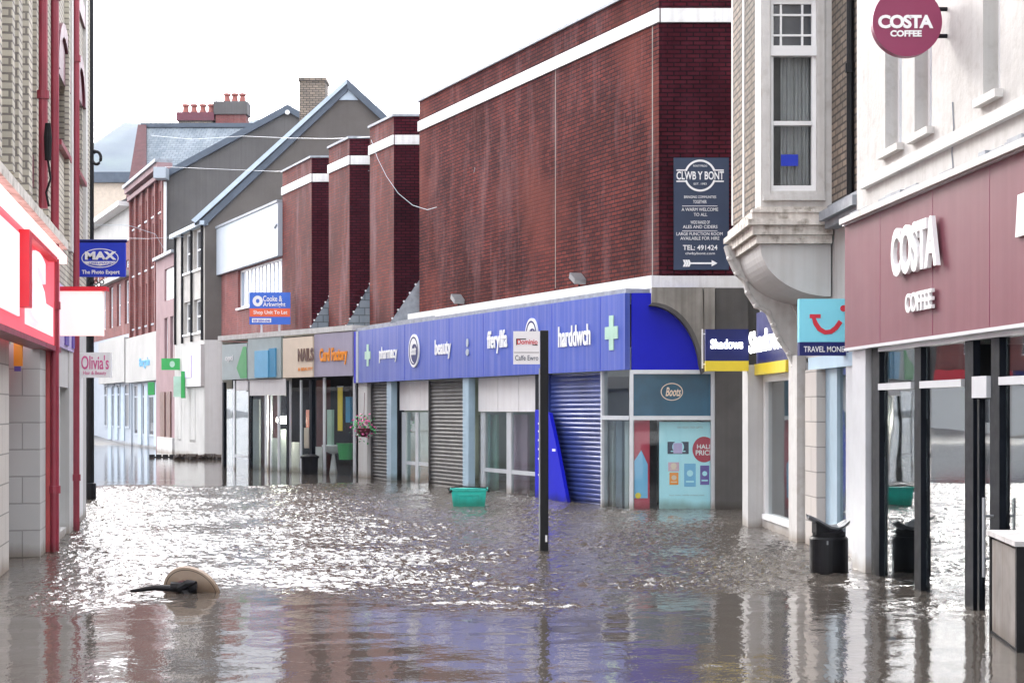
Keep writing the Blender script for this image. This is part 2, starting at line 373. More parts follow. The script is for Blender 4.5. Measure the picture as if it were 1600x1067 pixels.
# ---------------------------------------------------------------- the setting: water, ground, hills
def make_water():
    m, t, b = nodes('flood_water')
    b.inputs['Base Color'].default_value = (.082, .071, .06, 1); b.inputs['IOR'].default_value = 1.36
    b.inputs['Roughness'].default_value = .04
    geo = N(t, 'ShaderNodeNewGeometry')
    def nz(scale, sx, sy, detail):
        mp = N(t, 'ShaderNodeMapping'); mp.inputs['Scale'].default_value = (sx, sy, 1)
        t.links.new(geo.outputs['Position'], mp.inputs[0])
        n = N(t, 'ShaderNodeTexNoise'); n.inputs['Scale'].default_value = scale; n.inputs['Detail'].default_value = detail
        t.links.new(mp.outputs[0], n.inputs[0]); return n.outputs[0]
    bp = N(t, 'ShaderNodeBump'); bp.inputs['Strength'].default_value = 1; bp.inputs['Distance'].default_value = 1
    at = N(t, 'ShaderNodeAttribute'); at.attribute_name = 'ruffle'
    mu = N(t, 'ShaderNodeMath'); mu.operation = 'MULTIPLY_ADD'; mu.inputs[1].default_value = .02; mu.inputs[2].default_value = .002; t.links.new(at.outputs['Fac'], mu.inputs[0])
    mh = N(t, 'ShaderNodeMath'); mh.operation = 'MULTIPLY'; t.links.new(mu.outputs[0], mh.inputs[0]); t.links.new(nz(11., 1.1, .8, 3), mh.inputs[1])
    t.links.new(mh.outputs[0], bp.inputs['Height']); t.links.new(ramp(t, at.outputs['Fac'], 0., 1., .03, .07), b.inputs['Roughness']); t.links.new(bp.outputs[0], b.inputs['Normal'])
    # ripples are real waves: a fine sheet across the street, flat water beyond it
    rs = np.random.RandomState(5)
    xs = np.arange(-11.5, 5.01, .036); ys = np.concatenate([np.arange(7.5, 13, .06), np.arange(13, 40.01, .048)])
    Xg, Yg = np.meshgrid(xs, ys)
    def waves(n, l0, l1, spread, seed):
        r = np.random.RandomState(seed); z = np.zeros_like(Xg); tot = 0
        for _ in range(n):
            lam = l0*(l1/l0)**r.rand(); th = math.pi/2+r.uniform(-spread, spread); k = 2*math.pi/lam; a = lam**1.0
            z += a*np.sin(k*(np.cos(th)*Xg+np.sin(th)*Yg)+r.rand()*6.28); tot += a*a/2
        return z/math.sqrt(tot)
    def sst(v, a, b_): u = np.clip((v-a)/(b_-a), 0, 1); return u*u*(3-2*u)
    wob = waves(14, 2.5, 7, 1.4, 3)
    pat = waves(20, 1.2, 4, 1.5, 9)
    ruf = sst(Yg+wob*.7+.25*pat, 13.2, 16.4)*(1-sst(Yg+wob*1.0, 33.5, 37))*np.clip(.9+.2*pat, .5, 1.3)
    ruf *= sst(Xg+.28*Yg+wob*.15, -.6, .5)*.75+.25                            # sheltered along the left wall
    edge = sst(Xg, -11.5, -10.5)*(1-sst(Xg, 4.4, 5))*sst(Yg, 7.5, 8.5)*(1-sst(Yg, 38.5, 40))
    z = (waves(120, .09, .17, 1.5, 1)*RUF*.72+waves(40, .17, .6, 1.4, 2)*RUF*.62)*ruf
    z += (waves(40, .25, .9, .9, 4)*CALM+waves(14, .9, 2.4, .6, 6)*CALM*1.5)
    z += .02*np.exp(-((Yg-14.15-.05*Xg)/.09)**2)*sst(Xg, -.75, -.5)*(1-sst(Xg, -.1, .15))   # a little wake
    z *= edge
    V = np.stack([Xg.ravel(), Yg.ravel(), z.ravel()], 1); nx, ny = len(xs), len(ys)
    me = bpy.data.meshes.new('water')
    idx = np.arange(nx*ny).reshape(ny, nx); fq = np.stack([idx[:-1, :-1], idx[:-1, 1:], idx[1:, 1:], idx[1:, :-1]], -1).reshape(-1, 4)
    x0, x1, y0, y1 = xs[0], xs[-1], ys[0], ys[-1]
    ex = np.array([(-300, -60, 0), (60, -60, 0), (60, 240, 0), (-300, 240, 0), (x0, y0, 0), (x1, y0, 0), (x1, y1, 0), (x0, y1, 0)], float); k = nx*ny
    fe = np.array([(0, 1, 5, 4), (1, 2, 6, 5), (2, 3, 7, 6), (3, 0, 4, 7)])+k
    V = np.concatenate([V, ex]); Fa = np.concatenate([fq, fe])
    me.from_pydata(V.tolist(), [], Fa.tolist()); me.materials.append(m)
    me.polygons.foreach_set('use_smooth', [True]*len(me.polygons)); me.update()
    at = me.attributes.new('ruffle', 'FLOAT', 'POINT'); at.data.foreach_set('value', np.concatenate([(ruf*edge).ravel(), np.zeros(8)]).astype(np.float32))
    o = bpy.data.objects.new('water', me); COL.objects.link(o); o['kind'] = 'structure'
RUF, CALM = .009, .0008
make_water()
def ground():
    mb = MB(); ys = [-250, -30, 0, 40, 58, 62, 68, 74, 80, 86, 92, 100, 110, 130, 200, 500, 2500]; xs = [-2500, -300, -80, -34, -28, -22, -18, -14, 0, 40, 80, 300, 2500]
    def hz(x, y):
        z = -.55
        if y > 62 and -30 < x < 60: z += (min(y, 110)-62)*.035
        return z
    for y in ys:
        for x in xs: mb.v.append(Vector((x, y, hz(x, y))))
    n = len(xs)
    mb.f += [(j*n+i, j*n+i+1, (j+1)*n+i+1, (j+1)*n+i) for j in range(len(ys)-1) for i in range(n-1)]
    o = mb.build('ground', 'asphalt'); o['kind'] = 'structure'
ground()
def hills():
    mb = MB(); nx, ny = 90, 14
    for j in range(ny+1):
        for i in range(nx+1):
            x = -1100+2000*i/nx; y = 1300+900*j/ny; u = j/ny
            ridge = 372+16*math.sin(x*.006+1)+7*math.sin(x*.021)-.16*max(0, x+300)-2.6*max(0, -470-x)
            ridge = max(ridge, 2)
            z = -2+ridge*math.sin(min(1, u*1.25)*math.pi/2)**1.1+random.uniform(-3, 3)
            mb.v.append(Vector((x, y, z)))
    mb.f += [(j*(nx+1)+i, j*(nx+1)+i+1, (j+1)*(nx+1)+i+1, (j+1)*(nx+1)+i) for j in range(ny) for i in range(nx)]
    o = mb.build('hills', 'hill_wood', smooth=True); o['kind'] = 'structure'
hills()

# ---------------------------------------------------------------- coffee shop building, right foreground
def GX(Y): return 3.76+.062*(16.35-Y)          # shopfront line
G = W(GX(17.2), 17.2, GX(4), 4)
def coffee():
    t = thing('coffee_shop_building', 5, 12, 0, 'white rendered coffee shop building with a long maroon fascia and dark framed shop glass', 'building')
    # shopfront
    zt = 3.6
    fr = MB(); lt = MB()
    P = [(1363, 1375), (1430, 1440), (1509, 1522), (1550, 1563)]
    for a, b in P: MB().box(G, G.s(a), G.s(b), -.5, 2.36, -.055, .008).build('shopfront_post', 'dark_frame', t)
    lt.box(G, 0.0, G.s(1359.5), -.5, 2.36, -.2, .05)
    for a, b in ((1376.3, 1427.7), (1441.3, 1506.7)): lt.box(G, G.s(a), G.s(b), 1.9, 1.965, -.06, .03)
    lt.box(G, G.s(1565.5), 8.5, 1.9, 1.965, -.06, .03)
    lt.box(G, G.s(1524.5), G.s(1547.5), 1.8, 1.98, -.07, .035)
    lt.box(G, G.s(1376.3), 8.5, 2.29, 2.36, -.05, .03)
    lt.build('shopfront_rail', 'alu', t)
    for i, (a, b) in enumerate(((1376, 1428), (1441, 1507), (1565, 1660))):
        pane(t, G, G.s(a), G.s(b), -.5, 2.3, -.04, 'coffee_glass')
    pane(t, G, 6.0, 8.6, -.5, 2.3, -.04, 'coffee_glass')
    d = MB(); a, b = G.s(1525), G.s(1547.5)
    d.box(G, a, a+.05, -.5, 1.79, -.06, -.01).box(G, b-.04, b, -.5, 1.79, -.06, -.01)
    do = d.build('door', 'dark_frame', t); pane(do, G, a+.05, b-.04, -.5, 1.79, -.04, 'coffee_glass')
    h = MB(); s_ = G.s(1541, .07)
    h.tube([G.P(s_, .33, .09), G.P(s_, .98, .09)], .014, 10)
    for z in (.48, .83): h.tube([G.P(s_, z, .09), G.P(s_, z, -.02)], .01, 8)
    h.build('door_handle', 'steel', do)
    room(t, G, .1, 12.8, 3.0, -.15, 5, 'interior')
    MB().box(G, 2.2, 6.5, -.5, .75, -4.2, -3.5).box(G, 2.1, 6.6, .751, .8, -4.25, -3.42).build('counter', 'interior_red', t)
    MB().box(G, 1.5, 3.2, 1.3, 2.3, -4.95, -4.9).box(G, 4.0, 6.2, 1.3, 2.3, -4.95, -4.9).build('menu_board', 'display_pale', t)
    for a in (1.2, 3.4, 5.2):
        p = G.P(a, 0, -1.3); MB().tube([p+Vector((0, 0, -.4)), p+Vector((0, 0, .2))], .04, 8).tube([p+Vector((0, 0, .2)), p+Vector((0, 0, .24))], [.35, .35], 20).build('table', 'tan_table', t)
    # upper wall
    wins = [(1383, 1409), (1429, 1456), (1536, 1563)]
    ops = []
    for a, b in wins: ops.append((G.s(a), G.s(b), 4.3, 7.1))
    w1 = MB(); holes(w1, G, 0, 13.2, 2.40, 9.2, ops, -.3, 0)
    w1.box(G, 0, .3, 2.4, 9.2, -8, -.301); w1.box(G, .301, 13.2, 8.9, 9.2, -8, -.301)
    w1.build('wall', 'old_render', t)
    for i, (a, b, c, d_) in enumerate(ops):
        window(t, G, a, b, c, d_, 1, (.5,), 0, 'clean_white', 'window_pale' if i < 2 else 'window_dark', True, .06, .14, 'aged_white')
    s2 = MB(); s2.box(G, G.s(1352), 13.2, 4.02, 4.1, .001, .06).box(G, G.s(1352), 13.2, 4.101, 4.14, .001, .03)
    s2.box(G, .02, 13.2, 3.68, 3.74, .001, .2)
    s2.build('string_course', 'aged_white', t)
    ca = MB()
    x = .05
    while x < 8.5:
        l = random.uniform(.12, .4); ca.box(G, x, x+l, 3.745, 3.76+random.uniform(.01, .05), .001, random.uniform(.05, .16)); x += l*.9+.02
    ca.build('flashing', 'lead', t)
    cr = MB(); px = [(1489, 160), (1491, 200), (1488, 240), (1490, 262), (1484, 280), (1470, 300)]
    cr.tube([G.P(G.s(a), G.z(a, b), .004) for a, b in px], .008, 5); cr.build('wall_crack', 'lead', t)
    # fascia
    o = .12
    f = thing('fascia_sign', 4, 14, 2.36, 'long dusty maroon fascia over the coffee shop glass with raised white letters', 'shop sign', 'shop fascia signs')
    s0 = -.04
    MB().box(G, s0, 13, 2.36, 3.67, .035, o).build('board', 'coffee_maroon', f)
    sm = MB()
    for px in (1375, 1457, 1546): s_ = G.s(px, o); sm.box(G, s_-.004, s_+.004, 2.37, 3.66, o, o+.003)
    sm.build('panel_seam', 'disc_maroon', f)
    tr = MB().box(G, s0, 13, 3.67, 3.7, .03, o+.03).box(G, s0, 13, 2.33, 2.36, .04, o+.012); tr.build('edge_trim', 'alu', f)
    a, b = G.s(1403, o), G.s(1475, o)
    text('COSTA', G, 0, 0, 0, 0, 'clean_white', f, o+.03, .04, .035, metres=(a, b, 2.96, 3.42), track=.92)
    text('COFFEE', G, 0, 0, 0, 0, 'clean_white', f, o+.02, .03, .025, metres=(G.s(1422, o), G.s(1464, o), 2.6, 2.78))
    pl = MB(); a = G.s(1592, o); pl.poly(G, [(a, 3.02), (a+.05, 3.34), (a+.3, 3.34), (a+.3, 3.02)], o+.002, o+.03); pl.build('end_letter', 'clean_white', f)
    # round sign
    D = front(14.35); k = D.Y(800)/F
    X, z, r = ax(1414)*14.35, CH+(HZ-38)*14.35/F, 54*14.35/F
    s_ = thing('round_projecting_sign', X, 14.35, z, 'round maroon projecting sign high on the white wall with white coffee lettering', 'shop sign', 'projecting shop signs')
    MB().disc(D, X, z, r, r, 0, .09, 64).build('disc', 'disc_maroon', s_)
    text('COSTA', D, 1372, 1458, 24, 45, 'clean_white', s_, .092, .006, .04, track=.9)
    text('COFFEE', D, 1391, 1440, 48, 58, 'clean_white', s_, .092, .006, .04)
    MB().tube([(X+r*.9, 14.3, z+.12), (GX(14.3)+.02, 14.3, z+.12)], .02).tube([(X+r*.9, 14.3, z-.12), (GX(14.3)+.02, 14.3, z-.12)], .02).build('bracket', 'black_paint', s_)
coffee()

# ---------------------------------------------------------------- building with the oriel bay
def JX(Y): return 3.74+.04*(21-Y)
J = W(JX(23.6), 23.6, JX(17.32), 17.32)
def js(Y): return (23.6-Y)*math.hypot(1, .04)
def oriel_building():
    t = thing('oriel_building', 5.5, 20.5, 0, 'old shop building with white oriel bay on a scrolled bracket between buff brick piers', 'building')
    # upper brick wall and the rest of the body
    MB().box(J, 0, 6.27, 4.15, 9.6, -.3, 0).box(J, 0, .3, 2.3, 9.6, -7, -.301).build('wall', 'buff_brick', t)
    MB().box(J, 0.301, 6.27, 9.3, 9.6, -7, -.301).build('roof', 'lead', t)
    MB().box(J, 0, 6.27, 2.36, 4.148, -.3, -.02).build('plaster_band', 'white_paint', t)
    # oriel body: side facing the camera at Y=19.1, front parallel to the street
    S = front(19.1); XW, XF = JX(19.1), 2.97
    ob = MB(); wz0, wz1 = 4.31, 6.63
    wa, wb = ax(1203)*19.1, ax(1276)*19.1
    holes(ob, S, XF+.02, XW, 4.12, 9.6, [(wa, wb, wz0, wz1)], -.16, 0)
    FW = W(2.89, 21.07, XF, 19.1)
    ob.box(FW, .0, .1, 4.12, 9.6, -.12, 0).box(FW, FW.L-.34, FW.L, 4.12, 9.6, -.12, .002).box(FW, .85, .95, 4.12, 9.6, -.12, .012)
    ori = ob.build('oriel_bay', 'aged_white', t)
    br = MB().box(FW, .102, .848, 4.12, 9.6, -.12, 0).box(FW, .952, FW.L-.342, 4.12, 9.6, -.12, 0); br.build('brick_pier', 'buff_brick', t)
    MB().box(S, XF+.1, XW, 9.4, 9.6, -1.9, -.2).build('bay_roof', 'lead', t)
    # raised architrave round the side window, with flaking paint
    ar = MB().box(S, wa-.09, wa-.002, wz0-.05, 9.5, .001, .03).box(S, wb+.002, wb+.09, wz0-.05, 9.5, .001, .03).box(S, wa-.09, wb+.09, wz0-.12, wz0-.052, .001, .07)
    ar.build('architrave', 'aged_white', ori)
    # sash: leaded top light, two sashes
    zt0 = CH+(HZ-70)*19.1/F; zt1 = CH+(HZ-8)*19.1/F; zm = CH+(HZ-192)*19.1/F
    fr = MB(); o0, o1 = -.12, -.05
    fr.box(S, wa, wa+.05, wz0, 6.62, o0, o1).box(S, wb-.05, wb, wz0, 6.62, o0, o1)
    fr.box(S, wa+.05, wb-.05, wz0, wz0+.07, o0, o1).box(S, wa+.05, wb-.05, zm-.025, zm+.025, o0, o1+.02).box(S, wa-.01, wb+.01, zt0-.13, zt0-.01, o0, o1+.04).box(S, wa+.05, wb-.05, 6.55, 6.62, o0, o1)
    for f_ in (.2, .76): x = wa+.05+(wb-wa-.1)*f_; fr.box(S, x-.012, x+.012, zt0, 6.55, o0+.02, o1-.01)
    for f_ in (.25, .74): z = zt0+(6.55-zt0)*f_; fr.box(S, wa+.05, wb-.05, z-.012, z+.012, o0+.018, o1-.012)
    sash = fr.build('window', 'clean_white', t)
    pane(sash, S, wa+.04, wb-.04, wz0+.05, zt0-.1, -.09, 'clear_glass')
    MB().box(S, wa+.04, wb-.04, zt0-.01, 6.58, -.095, -.088).build('top_light', 'window_dark', sash)
    cu = MB(); n = 60; v = []
    for i in range(n+1):
        x = wa+.16+(wb-wa-.2)*i/n; o = -.2+.03*math.sin(i*.82)+.012*math.sin(i*2.1); v += [S.P(x, wz0, o), S.P(x, zt0, o)]
    cu.add(v, [(2*i, 2*i+2, 2*i+3, 2*i+1) for i in range(n)]); c = cu.build('curtain', 'curtain', sash, smooth=True)
    MB().box(S, ax(1222)*19.1, ax(1249)*19.1, CH+(HZ-258)*19.1/F, CH+(HZ-240)*19.1/F, -.085, -.082).build('blue_sticker', 'royal_blue', sash)
    MB().box(S, wa-.1, wb+.1, 4.2, 9, -.45, -.4).build('dark_backing', 'interior', sash)
    # cornice under the bay: stepped courses round the side and front
    cn = MB()
    for z0, z1, o in ((4.05, 4.118, .03), (3.96, 4.048, .1), (3.89, 3.958, .15), (3.78, 3.888, .09), (3.68, 3.778, .04)):
        cn.box(S, XF-o-.02, XW-.002, z0, z1, -1.95-o, o)
    x = XF-.12
    while x < XW-.05:                                     # broken edge of the weathered top course
        l = random.uniform(.03, .11); cn.box(S, x, x+l, 4.04, 4.05+random.uniform(.0, .05), -.05, .1+random.uniform(0, .05)); x += l
    cn.build('cornice', 'crusty_white', t)
    # cornice running back along the wall to the pipe
    cw = MB()
    for z0, z1, o in ((4.03, 4.1, .1), (3.92, 4.028, .2), (3.83, 3.918, .13)):
        cw.box(J, js(19.1)+.2, 6.26, z0, z1, -.05, o)
    cw.build('wall_cornice', 'lead', t)
    # belly below the bay
    be = MB(); n = 16; v = []
    for i in range(n+1):
        a = math.pi/2*i/n; x = XW-(XW-XF)*math.cos(a); z = 3.675-.62*math.sin(a)
        v += [(x, 19.14, z), (x, 21.0, z)]
    be.add(v, [(2*i, 2*i+1, 2*i+3, 2*i+2) for i in range(n)])
    be.add([(XW, 19.14, 3.675)]+[v[2*i] for i in range(n+1)], [tuple(range(n+2))])
    be.build('bay_belly', 'white_paint', t, smooth=False)
    # scrolled bracket at the far end of the bay
    B = front(20.95)
    Po = [(1133, 385), (1139, 405), (1150, 428), (1163, 440), (1167, 458), (1180, 478), (1199, 489), (1207, 508), (1216, 530), (1231, 552), (1239, 572), (1241, 602)]
    Pi = [(1180, 385), (1186, 404), (1195, 420), (1207, 436), (1217, 452), (1230, 468), (1241, 483), (1247, 503), (1251, 524), (1256, 548), (1258, 572), (1258, 602)]
    f_ = lambda L: [(ax(a)*20.95, CH+(HZ-b)*20.95/F) for a, b in L]
    bk = MB().strip(B, f_(Po), f_(Pi), -.16, .1)
    bko = bk.build('scroll_bracket', 'aged_white', t)
    rg = MB()
    for L in (Po, Pi):
        p3 = [B.P(a, b, .1) for a, b in f_(L)]; rg.tube(p3, .028, 8)
        for p in p3[1:-1]: rg.tube([p+Vector((0, .02, 0)), p+Vector((0, -.04, 0))], [.045, .03], 8)
    rg.build('scroll_moulding', 'aged_white', bko)
    fill = MB(); fill.poly(B, [f_(Pi)[k] for k in range(12)]+[(JX(20.95)+.02, f_(Pi)[-1][1]), (JX(20.95)+.02, f_(Pi)[0][1])], -.1, .02); fill.build('spandrel', 'white_paint', bko)
    # ground floor: column, travel shop and corner shop
    g = MB(); g.box(J, js(21.05), js(20.55), -.5, 2.4, -.02, .1); g.build('column', 'aged_white', t)
    MB().box(J, js(20.5), js(20.36), -.5, 2.3, -.1, .0).build('drain_pipe', 'steel', t)
    MB().box(J, js(20.3), J.s(1282), -.5, 2.2, -.25, .05).build('tiled_pier', 'tiles_beige', t)
    MB().box(J, J.s(1282)+.01, J.s(1300), -.5, 2.2, -.2, -.06).build('shopfront_post', 'pale_blue_frame', t)
    MB().box(J, J.s(1319), J.s(1334), -.5, 2.2, -.2, -.02).build('shopfront_post', 'alu', t)
    pane(t, J, J.s(1300), J.s(1319), -.5, 2.2, -.1); pane(t, J, J.s(1334), 6.2, -.5, 2.2, -.1)
    MB().box(J, js(20.3), 6.2, 2.2, 2.355, -.28, .01).build('shopfront_head', 'pale_sky', t)
    room(t, J, js(20.3), 6.2, 2.3, -.3, 3.5, 'interior_pale')
    # corner shop
    c = MB(); c.box(J, -.1, .34, -.5, 2.35, -.4, .22); c.box(J, .35, js(21.06), -.5, .13, -.12, .02); c.build('corner_pilaster', 'white_paint', t)
    fr = MB(); fr.box(J, .35, .5, .13, 2.2, -.1, 0).box(J, js(21.18), js(21.07), .13, 2.2, -.1, 0).box(J, .5, js(21.18), 2.1, 2.2, -.1, 0).box(J, .5, js(21.18), .131, .2, -.1, .05); fr.build('window', 'clean_white', t)
    pane(t, J, .5, js(21.18), .2, 2.1, -.05)
    room(t, J, .35, js(20.6), 2.3, -.3, 2.5, 'interior_pale')
    bl = MB().box(J, .9, 1.1, .2, 2.0, -.3, -.26); bl.build('window_blind', 'pale_blue_frame', t)
    p = MB().tube([(JX(18.05)-.04, 18.05, 4.12), (JX(18.05)-.04, 18.05, 9.5)], .045, 10)
    for z in (5.5, 7.6): p.tube([(JX(18.05)-.04, 18.05, z), (JX(18.05)-.04, 18.05, z+.1)], .06, 10)
    p.build('downpipe', 'black_paint', t)
    # navy and yellow fascia on the corner shop
    s_ = thing('fascia_sign', 3.6, 22.3, 2.2, 'navy and yellow fascia behind the scrolled bracket with glowing white letters', 'shop sign', 'shop fascia signs')
    MB().box(J, .36, js(21.1), 2.36, 3.1, .01, .1).build('board', 'navy', s_)
    MB().box(J, .36, js(21.1), 2.2, 2.358, .01, .13).build('yellow_strip', 'yellow', s_)
    text('Shadows', J, 1171, 1226, 512, 548, 'sign_white', s_, .105, .01, .03)
    Q = front(23.35)
    s_ = thing('projecting_sign', 3.1, 23.35, 2.25, 'navy box sign with yellow bottom strip and lit white name, on the alley corner', 'shop sign', 'projecting shop signs')
    a, b = ax(1101)*23.35, ax(1167.5)*23.35
    MB().box(Q, a, b, CH+(HZ-564)*23.35/F, CH+(HZ-515)*23.35/F, 0, .14).build('box', 'navy', s_)
    MB().box(Q, a, b, CH+(HZ-580)*23.35/F, CH+(HZ-564.3)*23.35/F, -.003, .145).build('yellow_strip', 'yellow', s_)
    text('Shadows', Q, 1110, 1161, 530, 545, 'sign_white', s_, .142, .01, .03)
    MB().tube([(a-.04, 23.28, 2.3), (a-.04, 23.28, 2.87)], .012).tube([(a-.04, 23.28, 2.8), (a, 23.28, 2.8)], .01).tube([(a-.04, 23.28, 2.36), (a, 23.28, 2.36)], .01).build('bracket', 'clean_white', s_)
    # travel sign
    Q = front(18.5); Y = 18.5; k = Y/F
    s_ = thing('projecting_sign', 3.6, Y, 2.3, 'square light blue travel money sign with red smile mark', 'shop sign', 'projecting shop signs')
    a, b = ax(1246)*Y, ax(1338)*Y
    MB().box(Q, a, b, CH+(HZ-535)*k, CH+(HZ-468)*k, 0, .12).build('box', 'sky_blue', s_)
    MB().box(Q, a, b-.04, CH+(HZ-556)*k, CH+(HZ-535.4)*k, .0, .13).build('navy_strip', 'navy', s_)
    sm = MB(); c0, cz = 1289, 498
    pts = [(1268, 497), (1271, 506), (1277, 515), (1286, 520), (1295, 519), (1303, 513), (1310, 503)]
    A = [(ax(x)*Y, CH+(HZ-y+3.4)*k) for x, y in pts]; Bq = [(ax(x)*Y+(.02 if i in (0, 1) else 0), CH+(HZ-y-3.8)*k) for i, (x, y) in enumerate(pts)]
    A = []; Bq = []
    for i, (x, y) in enumerate(pts):
        x0, y0 = pts[max(0, i-1)]; x1, y1 = pts[min(6, i+1)]; d = Vector((x1-x0, y1-y0)).normalized(); w_ = 3.6 if i else 2.6
        A.append((ax(x+d.y*w_)*Y, CH+(HZ-(y-d.x*w_))*k)); Bq.append((ax(x-d.y*w_)*Y, CH+(HZ-(y+d.x*w_))*k))
    sm.strip(Q, A, Bq, .121, .128); sm.box(Q, ax(1262)*Y, ax(1279)*Y, CH+(HZ-498)*k, CH+(HZ-492)*k, .121, .1275)
    sm.disc(Q, ax(1314.5)*Y, CH+(HZ-483)*k, .037, .037, .121, .128, 20); sm.build('smile_mark', 'red', s_)
    text('TRAVEL MONEY', Q, 1256, 1325, 541, 550, 'clean_white', s_, .132, .004, .01)
oriel_building()

# ---------------------------------------------------------------- big brick building
U = W(-2.24, 38.7, 2.55, 27.8)               # long upper wall
def SX(Y): return 14.032-.44*Y
S_ = W(SX(40.8), 40.8, SX(27.3), 27.3)       # shopfront line below
ZB0, ZB1, ZT = 8.42, 8.66, 9.13
def brick_block():
    t = thing('brick_shop_block', 2, 36, 0, 'big windowless maroon brick shop block with white bands and stepped brick piers', 'building')
    Fr = front(27.8)
    pts = [(5.6, 27.8), (2.55, 27.8), (-2.24, 38.7), (-2.24, 40.6), (-3.0, 40.6), (-3.76, 42.3), (-3.76, 43.9), (-4.46, 43.9), (-5.22, 45.6), (-5.22, 47.25), (-5.92, 47.25), (-7.2, 50.2)]
    segs = []
    for i in range(len(pts)-1):
        (x1, y1), (x0, y0) = pts[i], pts[i+1]; segs.append(W(x0, y0, x1, y1))
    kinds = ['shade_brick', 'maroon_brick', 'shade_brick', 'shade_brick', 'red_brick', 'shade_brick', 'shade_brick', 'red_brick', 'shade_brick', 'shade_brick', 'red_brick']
    band = MB(); cop = MB(); groups = {}
    for i, (w, k) in enumerate(zip(segs, kinds)):
        # corner ownership: long faces run full length, returns butt behind them
        e0 = 0; o = 0
        groups.setdefault('u' if i == 1 else i, (MB(), 'maroon_brick' if i == 1 else ('red_brick' if k == 'red_brick' else 'shade_brick')))
        mb = groups['u' if i == 1 else i][0]
        frontal = abs(w.d.y) < .01
        a, b = (0.001, w.L) if frontal else (0, w.L)
        if i == 2 or i == 5 or i == 8: continue
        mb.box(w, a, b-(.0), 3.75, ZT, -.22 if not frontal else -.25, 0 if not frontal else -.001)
        MB().box(w, a-(.03 if not frontal else -.03), b+(.03 if not frontal else 0), ZB0, ZB1, .001, .035).build('band', 'band_white', t)
        cop.box(w, a-.03, b+.03, ZT+(.001 if frontal else 0), ZT+.06+(.001 if frontal else 0), -.27, .05)
    for k, (mb, mk) in groups.items():
        if mb.v: mb.build('wall', mk, t)
    # body behind
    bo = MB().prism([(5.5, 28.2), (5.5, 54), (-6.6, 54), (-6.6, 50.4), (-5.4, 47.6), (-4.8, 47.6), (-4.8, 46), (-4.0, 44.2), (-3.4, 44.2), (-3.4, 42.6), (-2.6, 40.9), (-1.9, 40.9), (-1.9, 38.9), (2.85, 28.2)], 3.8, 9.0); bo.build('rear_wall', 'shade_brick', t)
    cop.build('coping', 'lead', t)
    # movement joint and hairline pier on the big wall
    mj = MB(); s0 = U.s(868); mj.box(U, s0-.012, s0+.012, 4.1, ZB0, .001, .004); s0 = U.s(1019); mj.box(U, s0, s0+.03, 4.05, ZB0, .001, .004); mj.build('movement_joint', 'concrete', t)
    # white ledge
    le = MB(); le.box(U, .0, U.L+.28, 3.78, 4.0, .001, .3); le.box(Fr, 2.42, ax(1163)*27.5, 3.78, 3.998, .31, .01)
    le.box(Fr, ax(1016)*27.4, ax(1024)*27.4, 3.5, 3.779, .31, .4)
    le.build('ledge', 'band_white', t)
    # weather staining/lead drip below ledge + roof slab over the shopfronts
    rs = MB(); rs.box(S_, -.0, S_.L-.05, 3.69, 3.77, -1.4, .06); rs.build('canopy_roof', 'lead', t)
    # corner: arch of bare concrete in front of the deep blue panel
    Q = front(27.3); k = 27.3/F
    X = lambda px: ax(px)*27.2
    Z = lambda py: CH+(HZ-py)*k
    ar = MB(); outer = []; inner = []
    for i in range(13):
        a = math.pi/2*(1-i/12); inner.append((X(1018)+(X(1097)-X(1018))*math.cos(a), Z(580)+(Z(474)-Z(580))*math.sin(a))); outer.append((inner[-1][0], 3.77))
    inner[-1] = (X(1100), Z(580)); ar.strip(Q, outer, inner, .02, .2)
    ar.box(Q, X(1099), X(1116), 2.38, 3.77, .02, .2)
    ar.build('arch_spandrel', 'concrete', t)
    ri = MB().strip(Q, [(a, b) for a, b in inner], [(a-.05, b-.05) for a, b in inner], .0, .24); ri.build('arch_rim', 'dark_column', t)
    MB().box(Q, X(1118), X(1169), -.5, 3.77, -.4, .1).build('column', 'dark_column', t)
    MB().box(Q, X(1169), 5.6, -.5, 3.77, -.5, -.3).build('rear_wall', 'dark_column', t)
    MB().box(Q, SX(27.3)+.02, X(1101), 2.38, 3.69, -.1, 0).build('corner_panel', 'deep_blue', t)
    # corner shopfront glass, frontal
    fr = MB(); A0 = SX(27.3)
    for a, b in ((A0-.01, A0+.05), (X(1112), X(1118)-.002)): fr.box(Q, a, b, -.5, 2.379, -.1, .02)
    z1 = Z(656); fr.box(Q, A0+.05, X(1112), z1, z1+.07, -.08, .02); fr.box(Q, A0+.05, X(1112), 2.31, 2.379, -.08, .02)
    fr.box(S_, S_.s(941)-.03, S_.s(941)+.03, -.5, 2.379, -.1, .02); fr.box(S_, S_.s(941)+.03, S_.L-.03, z1, z1+.07, -.08, .02)
    fr.build('shopfront_frame', 'alu', t)
    MB().box(Q, A0+.05, X(1112), z1+.07, 2.31, -.06, -.04).build('teal_panel', 'teal_glass_panel', t)
    pane(t, Q, A0+.05, X(1112), -.5, z1, -.03, 'clear_glass')
    pane(t, S_, S_.s(941)+.03, S_.L-.03, -.5, z1, -.03); pane(t, S_, S_.s(941)+.03, S_.L-.03, z1+.07, 2.37, -.03)
    MB().xbox(A0-.6, X(1118), 29.2, 29.3, -.5, 2.3).xbox(X(1118)-.08, X(1118)-.03, 27.5, 29.19, -.5, 2.3).build('interior_wall', 'interior_pale', t)
    MB().xbox(X(1016), X(1029), 27.5, 27.6, -.5, 1.9).build('dark_pillar', 'black_matt', t)
    # oval on teal panel
    c = MB(); cx, cz = X(1051), Z(612); c.ring(Q, cx, cz, .19, .15, .014, -.038, -.03, 36); c.build('oval_mark', 'beige_sign', t)
    text('Boots', Q, 1040, 1064, 605, 619, 'beige_sign', t, -.038, .008, .02, shear=.3)
